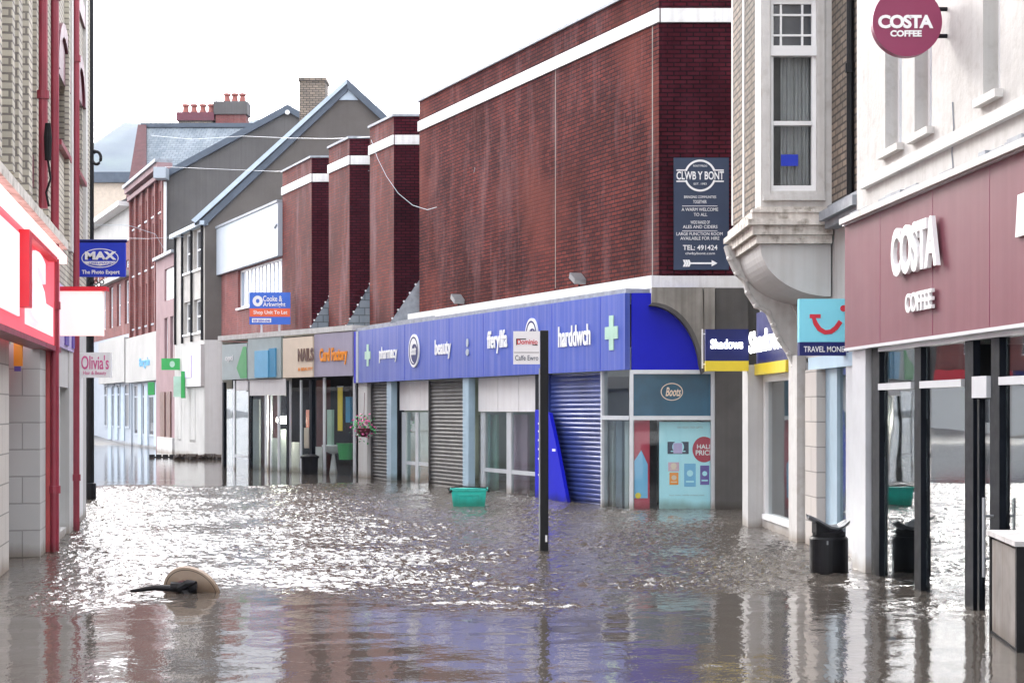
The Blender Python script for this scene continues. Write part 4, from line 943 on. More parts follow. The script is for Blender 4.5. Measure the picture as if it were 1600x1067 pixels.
# ---------------------------------------------------------------- narrow pink building, red brick hall with second gable
def far_row():
    # narrow pink front
    P = W(-14.75, 66.3, -13.15, 62.4)
    t = thing('narrow_pink_building', -13, 65, 0, 'narrow dull pink building with a blank white window above brown double doors', 'building')
    zt = P.z(262, 400); a, b = P.s(254), P.s(274.5); mb = MB(); z0, z1 = P.z(265, 468), P.z(265, 418)
    ops = [(P.s(257), P.s(273), z0, z1), (P.s(257), P.s(262), P.z(265, 560), P.z(265, 495)), (P.s(266), P.s(271), P.z(265, 560), P.z(265, 495))]
    holes(mb, P, 0, P.L, -.5, zt, ops, -.3, 0).build('wall', 'pink_render', t)
    MB().box(P, -.02, P.L, zt, zt+.12, -4, .15).build('coping', 'pale_cladding', t)
    MB().box(P, ops[0][0], ops[0][1], z0, z1, -.15, -.08).build('window', 'clean_white', t)
    for o in ops[1:]: window(t, P, *o, 1, (.5,), 0, 'clean_white', 'window_pale', False, .06)
    d = MB(); d.box(P, P.s(252), P.s(259), .6, P.z(262, 612), .01, .06).box(P, P.s(262), P.s(268), .6, P.z(262, 612), .01, .06); d.build('door', 'brown_letter', t)
    MB().box(P, P.s(249), P.s(273), -.4, .6, .005, .1).build('door_step_panel', 'white_paint', t)
    # red brick hall
    Y = 68.; Q = front(Y); k = Y/F; X = lambda p: ax(p)*Y; Z = lambda p: CH+(HZ-p)*k
    Hh = W(-18.1, 76.2, -14.75, 68.)
    t = thing('red_brick_hall', -13, 72, 0, 'three storey red brick front with pilasters and a dark rendered gable side wall', 'building')
    xl, xa = -14.7, X(450); zl, za = Z(268), Z(170); xr = xa+5
    MB().poly(Q, [(xl, -.5), (xr, -.5), (xr, za-2.8), (xa, za), (xl, zl)], -.3, 0).build('side_wall', 'grey_render', t)
    vg = MB().poly(Q, [(xl-.1, zl-.05), (xa, za+.15), (xa, za-.15), (xl-.1, zl-.35)], .01, .15).poly(Q, [(xa, za+.15), (xr, za-2.65), (xr, za-2.95), (xa, za-.15)], .01, .15)
    vg.build('verge_board', 'verge_dark', t)
    MB().disc(Q, X(450), Z(177), .1, .1, .151, .2, 14).build('pale_vent', 'clean_white', t)
    zg = Hh.z(230, 522); zc = Hh.z(230, 296); mb = MB(); ops = []; n = 5
    rows = ((zg+.4, zg+2.3), (zg+2.9, zg+4.8), (zg+5.1, zc-.5))
    for i in range(n):
        s0 = Hh.L*(i+.28)/n; s1 = Hh.L*(i+.78)/n
        for c, d_ in rows: ops.append((s0, s1, c, d_))
    holes(mb, Hh, 0, Hh.L-.003, zg, zc+.3, ops, -.3, 0).build('front_wall', 'far_brick', t)
    for o in ops: window(t, Hh, *o, 1, (.5,), 0, 'pale_cladding', 'window_pale', True, .07)
    pl = MB()
    for i in range(n+1): s0 = max(.1, Hh.L*(i+.03)/n-.1); pl.box(Hh, s0-.12, s0+.16, zg, zc+.28, .002, .14)
    pl.build('pilaster', 'far_brick', t)
    MB().box(Hh, -.1, Hh.L+.1, zc+.3, zc+.55, -.3, .35).box(Hh, -.1, Hh.L+.1, zc-.05, zc+.15, .141, .22).build('cornice', 'pink_render', t)
    MB().box(Hh, -.1, Hh.L+.1, zc+.551, zc+.7, -.3, .45).build('gutter', 'lead', t)
    MB().box(Hh, 0, Hh.L, -.5, zg-.003, -.3, -.05).build('ground_floor_front', 'pale_cladding', t)
    d = MB()
    for px in (216, 226, 241): d.box(Hh, Hh.s(px), Hh.s(px+5), .1, 2.9, -.049, .02)
    d.build('door', 'verge_blue', t)
    for a, b in ((209, 215), (222, 225), (232, 240), (247, 253)): window(t, Hh, Hh.s(a), Hh.s(b), .5, 2.9, 1, (.75,), .1, 'pale_cladding', 'window_dark', False, .1)
    MB().tube([(X(259), Y-.12, 2), (X(259), Y-.12, Z(285))], .07, 8).build('downpipe', 'clean_white', t)
    MB().xbox(X(247), X(266), Y-.9, Y-.2, Z(283), Z(266)).build('hopper', 'pale_cladding', t)
    f = thing('fascia_sign', -16.5, 72, zg-2, 'big blank white fascia under the red brick front', 'shop sign', 'shop fascia signs')
    MB().box(Hh, .0, Hh.L-.2, Hh.z(230, 596), zg-.05, 0, .3).build('board', 'far_white', f)
    text('Bargain', Hh, 218, 234, 558, 576, 'cyan_panel', f, .305, .02, .01)
    # slate roofed building behind
    Yr, Ye = 86., 79.
    t = thing('slate_roof_building', -16, 83, 0, 'steep pale slate roof with maroon verge rising behind the red brick front', 'building')
    xa, xb = ax(224)*Yr, ax(400)*Yr; zr = CH+(HZ-199)*Yr/F; ze = CH+(HZ-300)*Ye/F
    r = MB(); r.add([(xa, Yr, zr), (xb, Yr, zr), (xb+1, Ye, ze-.6), (ax(209)*Ye, Ye, ze-.6), (xa, Yr, zr-.2), (xb, Yr, zr-.2), (xb+1, Ye, ze-.8), (ax(209)*Ye, Ye, ze-.8)], [(0, 3, 2, 1), (4, 5, 6, 7), (0, 4, 7, 3), (3, 7, 6, 2)])
    r.add([(xa, Yr+.01, zr), (xb, Yr+.01, zr), (xb, Yr+6, zr-6), (xa, Yr+6, zr-6)], [(0, 1, 2, 3)]); r.build('roof', 'slate_tiles', t)
    MB().xbox(xa-.1, xb, Yr-.15, Yr+.15, zr-.02, zr+.2).build('ridge', 'verge_dark', t)
    # left gable, red, foreshortened
    yb = 79.; xb0 = ax(207)*yb; zb = CH+(HZ-318)*yb/F; g = MB()
    g.add([(xa-.1, Yr, zr+.05), (xb0, yb, zb), (xb0, yb, -.5), (xa-.1, Yr, -.5)], [(0, 1, 2, 3)])
    g.build('gable_wall', 'grey_render', t)
    MB().add([(xa-.25, Yr-.2, zr+.1), (xa+.2, Yr-.2, zr+.1), (xb0+.75, yb-.3, zb-.1), (xb0-.3, yb-.3, zb-.1), (xa-.25, Yr, zr-.2), (xa+.2, Yr, zr-.2), (xb0+.75, yb, zb-.4), (xb0-.3, yb, zb-.4)], [(0, 3, 2, 1), (4, 5, 6, 7), (0, 4, 7, 3), (1, 2, 6, 5)]).build('verge_board', 'old_red', t)
    def chim(x0, x1, py0, pyc, py1, pots, m, pale, phase):
        c = MB(); Y = 87; k = Y/F; c.xbox(ax(x0)*Y, ax(x1)*Y, Y, Y+1, CH+(HZ-py1-14)*k, CH+(HZ-pyc)*k)
        co = c.build('chimney', pale, t)
        MB().xbox(ax(x0)*Y-.1, ax(x1)*Y+.1, Y-.1, Y+1.1, CH+(HZ-pyc)*k+.002, CH+(HZ-py0)*k).build('chimney_cap', m, co)
        for p in pots: 
            z = CH+(HZ-py0)*k; q = Vector((ax(p)*Y, Y+.4, z)); MB().tube([q, q+Vector((0, 0, .35)), q+Vector((0, 0, .4)), q+Vector((0, 0, .5))], [.2, .13, .2, .2], 10).build('pot', 'terracotta', co)
    chim(279, 332, 176, 189, 200, (288, 301, 315, 328), 'dark_maroon', 'buff_brick', 0)
    chim(337, 384, 159, 179, 200, (353, 365, 377), 'grey_render', 'far_brick', 0)
    # next building down the street
    K = W(-23.6, 89, -18.2, 76.4)
    t = thing('gutter_building', -20, 82, 0, 'red brick building with white upper band and white gutter under a small slate roof', 'building')
    ze = K.z(200, 325); zw = K.z(185, 385); zg = K.z(185, 525)
    ops = []; mb = MB()
    for i in range(6):
        s0 = K.L*(i+.25)/6; s1 = K.L*(i+.72)/6; ops += [(s0, s1, zg+.5, zg+2.6), (s0, s1, zg+3.2, zw-.9)]
    holes(mb, K, 0, K.L, zg, zw, ops, -.3, 0).build('wall', 'far_brick', t)
    for o in ops: window(t, K, *o, 1, (.5,), 0, 'clean_white', 'window_pale', False, .08)
    MB().box(K, 0, K.L, zw, ze, -.3, .03).box(K, 0, K.L, zg+2.75, zg+3.0, .001, .3).build('white_band', 'far_white', t)
    MB().box(K, -.1, K.L, ze, ze+.22, -.3, .6).build('gutter', 'clean_white', t)
    MB().box(K, 0, K.L, -.5, zg, -.3, -.01).build('ground_floor_front', 'pale_cladding', t)
    rr = MB(); rr.add([K.P(0, ze+.2, .5), K.P(K.L, ze+.2, .5), K.P(K.L, ze+2.6, -4), K.P(2.5, ze+2.6, -4), K.P(0, ze+.2, -8)], [(0, 1, 2, 3), (0, 3, 4)]); rr.build('roof', 'slate', t)
    f = thing('fascia_sign', K.P(10, 0).x, K.P(10, 0).y, 3, 'pale blank fascia farthest down the right side of the street', 'shop sign', 'shop fascia signs')
    MB().box(K, K.s(163), K.L-.1, K.z(190, 598), zg-.2, .0, .3).build('board', 'far_white', f)
    d = MB()
    for px in (170, 180, 190): d.box(K, K.s(px), K.s(px+5), .2, K.z(185, 605), 0, .05)
    d.build('door', 'verge_blue', t)
    for a, b in ((164, 169), (176, 179), (183, 188), (196, 203)): window(t, K, K.s(a), K.s(b), .8, 3., 1, (.75,), .15, 'pale_cladding', 'window_dark', False, .1)
    # dark building closing the street
    Y = 92.; Q = front(Y); k = Y/F; X = lambda p: ax(p)*Y; Z = lambda p: CH+(HZ-p)*k
    t = thing('dark_arcade_building', X(150), Y, 0, 'dark canopied arcade closing the far end of the street', 'building')
    MB().xbox(X(60), X(181), Y, Y+6, Z(604), Z(532)).build('canopy', 'dark_column', t)
    c = MB()
    for px in (100, 120, 146, 157, 168, 178): c.xbox(X(px), X(px+3), Y, Y+.3, .2, Z(604)-.002)
    c.build('column', 'grey_render', t); MB().xbox(X(60), X(181), Y+3, Y+3.2, .2, Z(604)-.01).build('wall', 'interior', t)
    MB().xbox(X(150), X(154), Y+2.5, Y+2.6, Z(640), Z(612)).build('orange_light', 'orange', t)
    # flat roofed block and cream band further
    Y = 150.; k = Y/F; X = lambda p: ax(p)*Y; Z = lambda p: CH+(HZ-p)*k
    t = thing('far_flat_building', X(180), Y, 0, 'distant flat roofed building with blue grey roof band over cream walls', 'building')
    MB().xbox(X(80), X(300), Y, Y+12, .9, Z(286)).build('wall', 'cream_band', t); MB().xbox(X(80)-.5, X(300)+.5, Y-.5, Y+12.5, Z(286)+.002, Z(270)).build('roof', 'verge_dark', t)
far_row()

# ---------------------------------------------------------------- left side of the street
def LX(Y): return -1.938-.19*Y
Lw = W(LX(8), 8, LX(25.45), 25.45)
def ls(Y): return (Y-8)*math.hypot(1, .19)
def left_side():
    t = thing('cream_brick_terrace', -9, 18, 0, 'tall cream brick terrace with red downpipes and red brick arches lining the left side', 'building')
    ops = [(ls(20.45), ls(21.9), 5.15, 6.05), (ls(23.4), ls(24.6), 5.2, 6.35), (ls(11), ls(12.2), 5., 6.6)]
    mb = MB(); holes(mb, Lw, 0, Lw.L, 3.78, 11, ops, -.3, 0)
    mb.box(Lw, Lw.L-.3, Lw.L, -.5, 11, -7, -.301).box(Lw, 0, Lw.L-.31, 10.7, 11, -7, -.301).build('wall', 'cream_brick', t)
    for o in ops: window(t, Lw, *o, 2, (.5,), 0, 'dark_maroon', 'window_dark', True, .07, .2, 'maroon_paint')
    ar = MB()
    for a, b, c, d in ops:
        m_ = (a+b)/2; n = 12; A = [math.pi*i/n for i in range(n+1)]; r = (b-a)/2
        ar.strip(Lw, [(m_+(r+.18)*math.cos(x), d+(r*.75+.18)*math.sin(x)) for x in A], [(m_+r*math.cos(x), d+r*.75*math.sin(x)) for x in A], .002, .05)
        ar.poly(Lw, [(m_+r*math.cos(x), d+r*.75*math.sin(x)) for x in A], .001, .012)
    ar.box(Lw, 0, Lw.L, 7.6, 7.9, .001, .04)
    ar.build('red_arch', 'dark_maroon', t)
    st = MB()
    for Y, w_ in ((12.6, .3), (13.7, .3), (14.75, .2), (15.25, .3), (16.1, .3), (16.9, .2), (17.5, .25), (18.8, .3), (21.6, .2), (23.0, .25), (25.1, .3)): st.box(Lw, ls(Y), ls(Y)+w_, 3.9, 10.9, .001, .06 if Y > 16.5 else .13)
    st.build('pilaster', 'cream_brick', t)
    ps = MB()
    for Y in (13.15, 14.2, 15.65, 16.5, 19.5, 22.2, 24.8): ps.box(Lw, ls(Y), ls(Y)+.3, 3.9, 10.9, .001, .05)
    ps.build('stone_strip', 'aged_white', t)
    MB().box(Lw, ls(17.35)-.25, ls(17.35)-.02, 4.1, 4.45, .001, .05).build('red_brick_patch', 'dark_maroon', t)
    co = MB().box(Lw, 0, ls(19.85), 3.68, 3.78, -.3, .2).box(Lw, 0, ls(19.85), 3.6, 3.678, -.3, .1); co.build('cornice', 'crusty_white', t)
    MB().box(Lw, ls(19.85)+.01, Lw.L, 3.3, 3.779, -.3, -.001).build('red_band', 'cream_brick', t)
    # near shopfront with tiled pilasters
    MB().box(Lw, ls(15.2), ls(17.0), -.5, 2.45, -1.2, -.17).build('tiled_pilaster', 'tiles_beige', t)
    MB().box(Lw, ls(18.45), ls(19.1), -.5, 2.45, -.8, -.0).build('tiled_pilaster', 'tiles_grey', t)
    MB().box(Lw, ls(17.01), ls(18.44), -.5, 2.45, -.7, -.5).build('grey_panel', 'tiles_grey', t)
    MB().box(Lw, ls(17.7), ls(17.85), -.5, 2.45, -.5, -.3).build('door_frame', 'alu', t)
    MB().box(Lw, ls(19.12), ls(19.45), -.5, 2.45, -.3, .05).build('red_pier', 'red_paint_brick', t)
    MB().box(Lw, ls(19.46), ls(19.75), -.5, 3.3, -.3, .0).build('brick_pier', 'cream_brick', t)
    # cream strips and far shopfronts of the terrace
    MB().box(Lw, ls(20.2), ls(20.5), -.5, 2.5, -.3, .04).box(Lw, ls(21.9), ls(22.4), -.5, 2.5, -.3, .04).box(Lw, ls(20.5), ls(21.9), -.5, .1, -.25, .0).box(Lw, ls(20.5), ls(21.9), 2.0, 2.5, -.25, .02).build('white_shopfront', 'white_paint', t)
    pane(t, Lw, ls(20.5), ls(21.9), .1, 2.0, -.1); room(t, Lw, ls(20.2), ls(22.4), 2.45, -.3, 2.5, 'interior_pale')
    MB().box(Lw, ls(20.1), ls(22.4), 2.5, 3.3, -.2, .06).build('shop_board', 'lilac', t)
    MB().box(Lw, ls(20.9), ls(21.4), 2.55, 3.1, .061, .08).box(Lw, ls(22.0), ls(22.3), 2.55, 3.25, .061, .08).build('purple_panel', 'purple', t)
    MB().box(Lw, ls(22.75), Lw.L-.001, -.5, 3.3, -.3, .0).build('white_front', 'white_paint', t)
    MB().box(Lw, ls(23.4), ls(24.4), .1, 2.2, .001, .03).build('white_door', 'clean_white', t)
    # downpipes
    dp = MB()
    for Y, z0, r, o in ((17.5, 3.9, .05, .13), (19.15, -.5, .052, .1), (22.55, -.5, .045, .08)):
        p = Lw.P(ls(Y), 0, o); dp = MB().tube([(p.x, p.y, z0), (p.x, p.y, 10.5)], r, 12)
        for z in (z0+1.2, z0+3.4, 6.6, 8.1): dp.tube([(p.x, p.y, z), (p.x, p.y, z+.09)], r*1.35, 12)
        dp.build('downpipe', 'maroon_paint', t)
    p = Lw.P(ls(17.3), 4.4, .2)
    a_ = thing('wall_lamp', p.x, p.y, 3.9, 'black wall lamp and cable fixed beside the red downpipe above the red sign', 'wall lamp')
    MB().tube([p, p+Vector((0, 0, .25)), p+Vector((0, 0, .4))], [.035, .045, .03], 12).build('lamp_body', 'black_matt', a_)
    MB().tube([p, p+Vector((.03, 0, -.2)), p+Vector((-.02, 0, -.35)), p+Vector((.01, 0, -.5))], .012, 6).build('cable', 'black_matt', a_)
    # glowing red fascia
    f = thing('fascia_sign', Lw.P(ls(17), 0).x, 17, 2.46, 'glowing red illuminated fascia box at the left edge with blown out white letters', 'shop sign', 'shop fascia signs')
    MB().box(Lw, 0, ls(19.75), 2.46, 3.59, -.1, .1).build('box', 'red_glow', f)
    MB().box(Lw, 0, ls(19.75), 3.5, 3.594, .101, .19).build('tube_light', 'tube_light', f)
    MB().box(Lw, ls(15.5), ls(15.75), 2.7, 3.45, .101, .2).box(Lw, ls(15.76), ls(18.4), 3.4, 3.45, .101, .2).build('red_frame', 'red', f)
    text('S', Lw, 0, 0, 0, 0, 'white_glow', f, .105, .05, .05, metres=(ls(16), ls(17.6), 2.62, 3.36))
    MB().box(Lw, ls(12.5), ls(15.4), 2.6, 3.4, .101, .12).box(Lw, ls(16.0), ls(18.9), 2.56, 2.9, .101, .104).build('white_panel', 'white_glow', f)
    MB().box(Lw, 0, ls(19.75), 2.4, 2.458, -.1, .12).build('bottom_trim', 'maroon_paint', f)
    # projecting signs
    def proj(name, lb, Y, x0, x1, y0, y1, m, th=.12):
        Q = front(Y); k = Y/F; s_ = thing(name, ax((x0+x1)/2)*Y, Y, CH+(HZ-y1)*k, lb, 'shop sign', 'projecting shop signs')
        MB().box(Q, ax(x0)*Y, ax(x1)*Y, CH+(HZ-y1)*k, CH+(HZ-y0)*k, 0, th).build('box', m, s_); return Q, k, s_
    Q, k, s_ = proj('projecting_sign', 'blank glowing white lightbox with red top projecting from the left wall', 20.4, 87.5, 163, 456, 525, 'lightbox')
    X = lambda p: ax(p)*20.4; Z = lambda p: CH+(HZ-p)*k
    MB().box(Q, X(84), X(170), Z(455.5), Z(449), -.02, .14).box(Q, X(83), X(87.3), Z(525), Z(455.8), -.02, .13).build('red_cap', 'red', s_)
    Q, k, s_ = proj('projecting_sign', 'royal blue photo shop sign hanging from a bar, with white lettering', 23.3, 118, 197, 380, 433, 'royal_blue', .06)
    X = lambda p: ax(p)*23.3; Z = lambda p: CH+(HZ-p)*k
    MB().tube([(X(106), 23.27, Z(377)), (X(199), 23.27, Z(377))], .025, 8).build('bracket_bar', 'navy', s_)
    text('MAX', Q, 133, 182, 393, 406, 'clean_white', s_, .062, .01, .05)
    MB().poly(Q, [(X(132), Z(409)), (X(183), Z(409)), (X(178), Z(413)), (X(158), Z(416)), (X(137), Z(413))], .062, .066).ring(Q, X(158), Z(404), .27, .14, .012, .061, .065, 40).build('oval_mark', 'clean_white', s_)
    text('SPIELMANN', Q, 139, 177, 409.7, 413, 'royal_blue', s_, .067, .003)
    text('The Photo Expert', Q, 128, 187, 422, 430, 'clean_white', s_, .062, .006, .02)
    sc_ = MB()
    for i in range(5): a = X(141+i*4.6); sc_.ring(Q, a, Z(441+(i % 2)*4), .035, .035, .012, .0, .02, 14)
    sc_.build('scroll_iron', 'black_matt', s_)
    Q, k, s_ = proj('projecting_sign', 'white hair and beauty sign with pink lettering below the glowing lightbox', 24.0, 124, 175, 551, 590, 'clean_white', .08)
    text("Olivia's", Q, 127, 170, 555, 577, 'pink', s_, .082, .006, .01); text('Hair & Beauty', Q, 130, 166, 579.5, 587, 'pink', s_, .082, .005)
    # little flag and meter box
    Q = front(17.4); p = thing('hanging_banner', ax(29)*17.4, 17.4, CH+(HZ-580)*17.4/F, 'small orange and purple banner hanging under the red fascia', 'banner')
    MB().box(Q, ax(22)*17.4, ax(36)*17.4, CH+(HZ-572)*17.4/F, CH+(HZ-535)*17.4/F, 0, .02).build('orange_cloth', 'orange', p); MB().box(Q, ax(23)*17.4, ax(33)*17.4, CH+(HZ-580)*17.4/F, CH+(HZ-572.2)*17.4/F, 0, .018).build('purple_end', 'purple', p)
    Q = front(15.15); b = thing('meter_box', ax(2)*15.15, 15.1, 1.1, 'small cream box fixed on the tiled pilaster at the left edge', 'box')
    b_ = front(15.1)
    # lamp post
    px = ax(140)*30.4; l = thing('lamp_post', px, 30.4, 0, 'tall black iron post with a curled bracket at the end of the cream terrace', 'lamp post')
    MB().tube([(px, 30.4, -.6), (px, 30.4, .3), (px, 30.4, .32), (px, 30.4, 3.0), (px, 30.4, 12)], [.12, .12, .085, .08, .08], 14).build('post', 'black_paint', l)
    r = MB(); cz = CH+(HZ-247)*30.4/F; cx = px+.13; A = [2*math.pi*i/14 for i in range(15)]
    r.tube([(cx+.085*math.cos(a), 30.4, cz+.12*math.sin(a)) for a in A], .03, 8); r.tube([(px, 30.4, cz+.15), (cx, 30.4, cz+.12)], .03, 8); r.build('curled_bracket', 'black_paint', l)
    m_ = MB()
    for i in range(9):
        z = CH+(HZ-380+0)*30.4/F-.0; m_.tube([(px+random.uniform(-.1, .12), 30.36, 4.85+random.uniform(-.2, .15)), (px+random.uniform(-.12, .12), 30.36, 4.8+random.uniform(-.2, .2))], .025, 5)
    m_.build('ornament', 'black_matt', l)
    # row farther left, seen only in reflections
    t2 = thing('left_far_row', -14, 45, 0, 'pale rendered shops beyond the lamp post mirrored in the coffee shop glass', 'building')
    w = W(-8.9, 31.5, -14.4, 49.2); ops = []; mb = MB()
    for i in range(4):
        s0 = 1.5+i*4; ops += [(s0, s0+1.4, 4.6, 6.4)]
    holes(mb, w, 0, w.L, 3.2, 8.5, ops, -.3, 0).build('wall', 'far_brick', t2)
    for o in ops: window(t2, w, *o, 2, (.5,), 0, 'clean_white', 'window_pale', True, .06)
    MB().box(w, 0, w.L, 2.3, 3.2, -.2, .1).build('shop_board', 'white_paint', t2)
    MB().box(w, 0, w.L, -.5, 2.3, -.3, 0).build('ground_floor_front', 'pale_cladding', t2); MB().box(w, 0, w.L, 8.5, 8.7, -5, .2).build('roof', 'slate', t2)
def junction_building():
    t = thing('junction_building', -46, 101, 0, 'distant brick corner block mirrored above the white band in the coffee shop glass', 'building')
    w = W(-72, 101, -29, 97); ops = []; mb = MB()
    for i in range(11): s0 = 1.5+i*3.8; ops += [(s0, s0+1.3, 5.2, 6.6)]
    holes(mb, w, 0, w.L, 4.2, 7.4, ops, -.3, 0).build('wall', 'far_brick', t)
    for o in ops: window(t, w, *o, 1, (.5,), 0, 'clean_white', 'window_dark', False, .08)
    MB().box(w, 0, w.L, 7.4, 7.7, -6, .3).build('roof', 'slate', t)
    for i, m in enumerate(('grey_green', 'orange', 'purple', 'milk_panel', 'green', 'beige_sign', 'navy', 'red')): MB().box(w, i*5.4, i*5.4+5.2, 3.3, 4.19, -.2, .15).build('shop_board', m, t)
    MB().box(w, 0, w.L, -.5, 3.29, -.3, 0).build('ground_floor_front', 'clean_white', t)
    for i in range(10): window(t, w, 1+i*4.2, 2.4+i*4.2, .8, 2.7, 2, (), .2, 'clean_white', 'window_dark', False, .08)
mat('red_paint_brick', (.42, .06, .06), .6, .2, 3, streak=.3, streakc=(.2, .05, .05))
left_side()
junction_building()
bpy.data.objects.remove(bpy.data.objects['meter_box'])

# ---------------------------------------------------------------- things in the water
def sign_post():
    Y = 19.15; Q = front(Y); k = Y/F; X = lambda p: ax(p)*Y; Z = lambda p: CH+(HZ-p)*k
    t = thing('sign_post', X(850), Y, 0, 'black square post standing in the flood with a small white cafe sign', 'sign post')
    MB().box(Q, X(844), X(857), -.6, Z(516), -.09, 0).build('post', 'black_paint', t, bevel=.008)
    MB().box(Q, X(842), X(844.7), -.6, Z(575), -.07, -.02).build('side_rail', 'steel', t)
    MB().box(Q, X(852), X(855), .12, .2, .001, .006).build('sticker', 'clean_white', t)
    s_ = MB().box(Q, X(802), X(843.6), Z(569), Z(517.5), -.03, 0).build('panel', 'clean_white', t)
    text('Dominio', Q, 808, 840, 530, 538, 'red', s_, .002, .003, .02)
    MB().box(Q, X(806.5), X(808), Z(539), Z(529), .001, .004).box(Q, X(808), X(822), Z(530.5), Z(529), .001, .004).box(Q, X(832), X(840), Z(539.5), Z(538.5), .001, .004).box(Q, X(803), X(842.5), Z(551), Z(550.3), .001, .003).build('printed_rule', 'black_matt', s_)
    text('Caffe Ewro', Q, 805, 841, 555, 563, 'sign_navy', s_, .002, .003)
sign_post()
def round_bin():
    Y = 16.8; k = Y/F; x = ax(1295)*Y; r = .2
    t = thing('litter_bin', x, Y, 0, 'black round litter bin with tilted scoop lid, standing in flood water by the travel shop', 'bin')
    zb = CH+(HZ-838)*k
    MB().tube([(x, Y, -.6), (x, Y, zb-.02), (x, Y, zb)], [r, r, r-.012], 32).build('bin_body', 'black_paint', t)
    MB().tube([(x, Y, zb), (x, Y, zb+.05)], [r-.03, r-.03], 28).build('neck', 'black_matt', t)
    # scoop lid: high at left, dipping to the middle right, up at the right lip
    Q = front(Y); Z = lambda p: CH+(HZ-p)*k
    prof = [(1262, 808.5), (1272, 813), (1284, 820), (1294, 825.5), (1304, 827), (1313, 825), (1325, 817)]
    lid = MB(); n = 12
    top = []
    for i, (px, py) in enumerate(prof):
        hw = r*math.sqrt(max(.06, 1-((px-1294)/36)**2))
        for j in range(7): top.append(Vector((ax(px)*Y, Y-hw+2*hw*j/6, Z(py)+(.035 if j in (0, 6) else .0)+(.012 if j in (1, 5) else 0))))
    m = len(prof); lid.add(top+[v+Vector((0, 0, -.018)) for v in top], [(i*7+j, i*7+j+1, (i+1)*7+j+1, (i+1)*7+j) for i in range(m-1) for j in range(6)]+[(7*m+(i+1)*7+j, 7*m+(i+1)*7+j+1, 7*m+i*7+j+1, 7*m+i*7+j) for i in range(m-1) for j in range(6)]
        + [(i*7, (i+1)*7, 7*m+(i+1)*7, 7*m+i*7) for i in range(m-1)]+[(i*7+6, 7*m+i*7+6, 7*m+(i+1)*7+6, (i+1)*7+6) for i in range(m-1)]+[(j, 7*m+j, 7*m+j+1, j+1) for j in range(6)]+[((m-1)*7+j, (m-1)*7+j+1, 7*m+(m-1)*7+j+1, 7*m+(m-1)*7+j) for j in range(6)])
    l = lid.build('lid', 'lid_grey', t, smooth=False)
    MB().tube([(ax(1300)*Y, Y-.03, Z(826)+.008), (ax(1300)*Y, Y-.03, Z(826)+.016)], [.035, .035], 16).build('ash_hole', 'black_matt', l)
    sp = MB().poly(Q, [(ax(1272)*Y, zb+.03), (ax(1272)*Y, Z(814)), (ax(1294)*Y, Z(827)), (ax(1312)*Y, Z(825)), (ax(1316)*Y, zb+.03)], -.13, .13); sp.build('hood', 'black_matt', t)
    MB().box(Q, x-.06, x-.045, .3, .34, r-.006, r+.004).build('keyhole', 'steel', t)
mat('lid_grey', (.1, .11, .12), .35, .15)
round_bin()
def cabinet_bin():
    t = thing('street_cabinet', 3.8, 11.7, 0, 'black framed street bin with grimy timber side panel and pale top slab', 'bin')
    w = W(3.665, 12.25, 3.545, 11.2); fq = W(3.545, 11.2, 4.0, 11.16)
    zt = .745
    MB().box(w, .05, w.L-.05, -.5, zt-.03, -.35, -.0).build('timber_side', 'timber_panel', t)
    MB().box(w, 0, .05, -.5, zt, -.36, .012).box(w, w.L-.05, w.L-.001, -.5, zt, -.06, .012).box(w, .05, w.L-.05, .0, .02, .0, .008).build('frame', 'black_paint', t)
    MB().box(fq, .0, .42, -.5, zt-.002, -.05, 0).build('front_panel', 'black_paint', t)
    tp = MB(); tp.box(w, -.03, w.L+.03, zt, zt+.035, -.42, .03); tp.build('top_slab', 'concrete_pale', t)
mat('concrete_pale', (.5, .49, .48), .7, .15, 8, dirt=.3)
cabinet_bin()
def crate():
    Y = 28.3; k = Y/F; x = ax(733)*Y
    t = thing('recycling_crate', x, Y, 0, 'teal recycling crate afloat in front of the shutters, with black lid straps', 'crate')
    w0, w1, d0, d1, z0, z1 = .27, .31, .17, .2, -.08, .31
    def shell(w, d, z): return [Vector((x-w, Y-d, z)), Vector((x+w, Y-d, z)), Vector((x+w, Y+d, z)), Vector((x-w, Y+d, z))]
    mb = MB(); a, b = shell(w0, d0, z0), shell(w1, d1, z1); c, d = shell(w1-.015, d1-.015, z1), shell(w0-.015, d0-.015, z0+.02)
    mb.add(a+b+c+d, [(3, 2, 1, 0)]+[(i, (i+1) % 4, 4+(i+1) % 4, 4+i) for i in range(4)]+[(4+i, 4+(i+1) % 4, 8+(i+1) % 4, 8+i) for i in range(4)]+[(8+i, 8+(i+1) % 4, 12+(i+1) % 4, 12+i) for i in range(4)]+[(12, 13, 14, 15)])
    mb.build('tub', 'teal_crate', t, bevel=.012)
    Q = front(Y-.185); r = MB()
    r.box(Q, x-.33, x+.33, z1-.03, z1+.01, -.02, .03)
    r.box(front(Y), x-.33, x-.305, z1-.03, z1+.01, -.2, .205).box(front(Y), x+.305, x+.33, z1-.03, z1+.01, -.2, .205).build('rim', 'teal_crate', t)
    rr = MB().box(Q, x-.2, x+.2, .2, .215, .012, .026).box(Q, x-.2, x-.185, .05, .2, .008, .02).box(Q, x+.185, x+.2, .05, .2, .008, .02); rr.build('moulded_panel', 'teal_crate', t)
    l = MB().tube([(x-.31, Y-.2, z1+.02), (x-.12, Y-.23, z1+.045), (x+.1, Y-.23, z1+.03), (x+.31, Y-.2, z1+.02)], .012, 6).tube([(x-.36, Y-.1, z1-.0), (x-.33, Y-.18, z1-.06), (x-.3, Y-.22, z1-.02)], .022, 6).tube([(x+.3, Y-.21, z1), (x+.35, Y-.16, z1-.04), (x+.36, Y-.1, z1)], .02, 6); l.build('strap', 'black_matt', t)
crate()
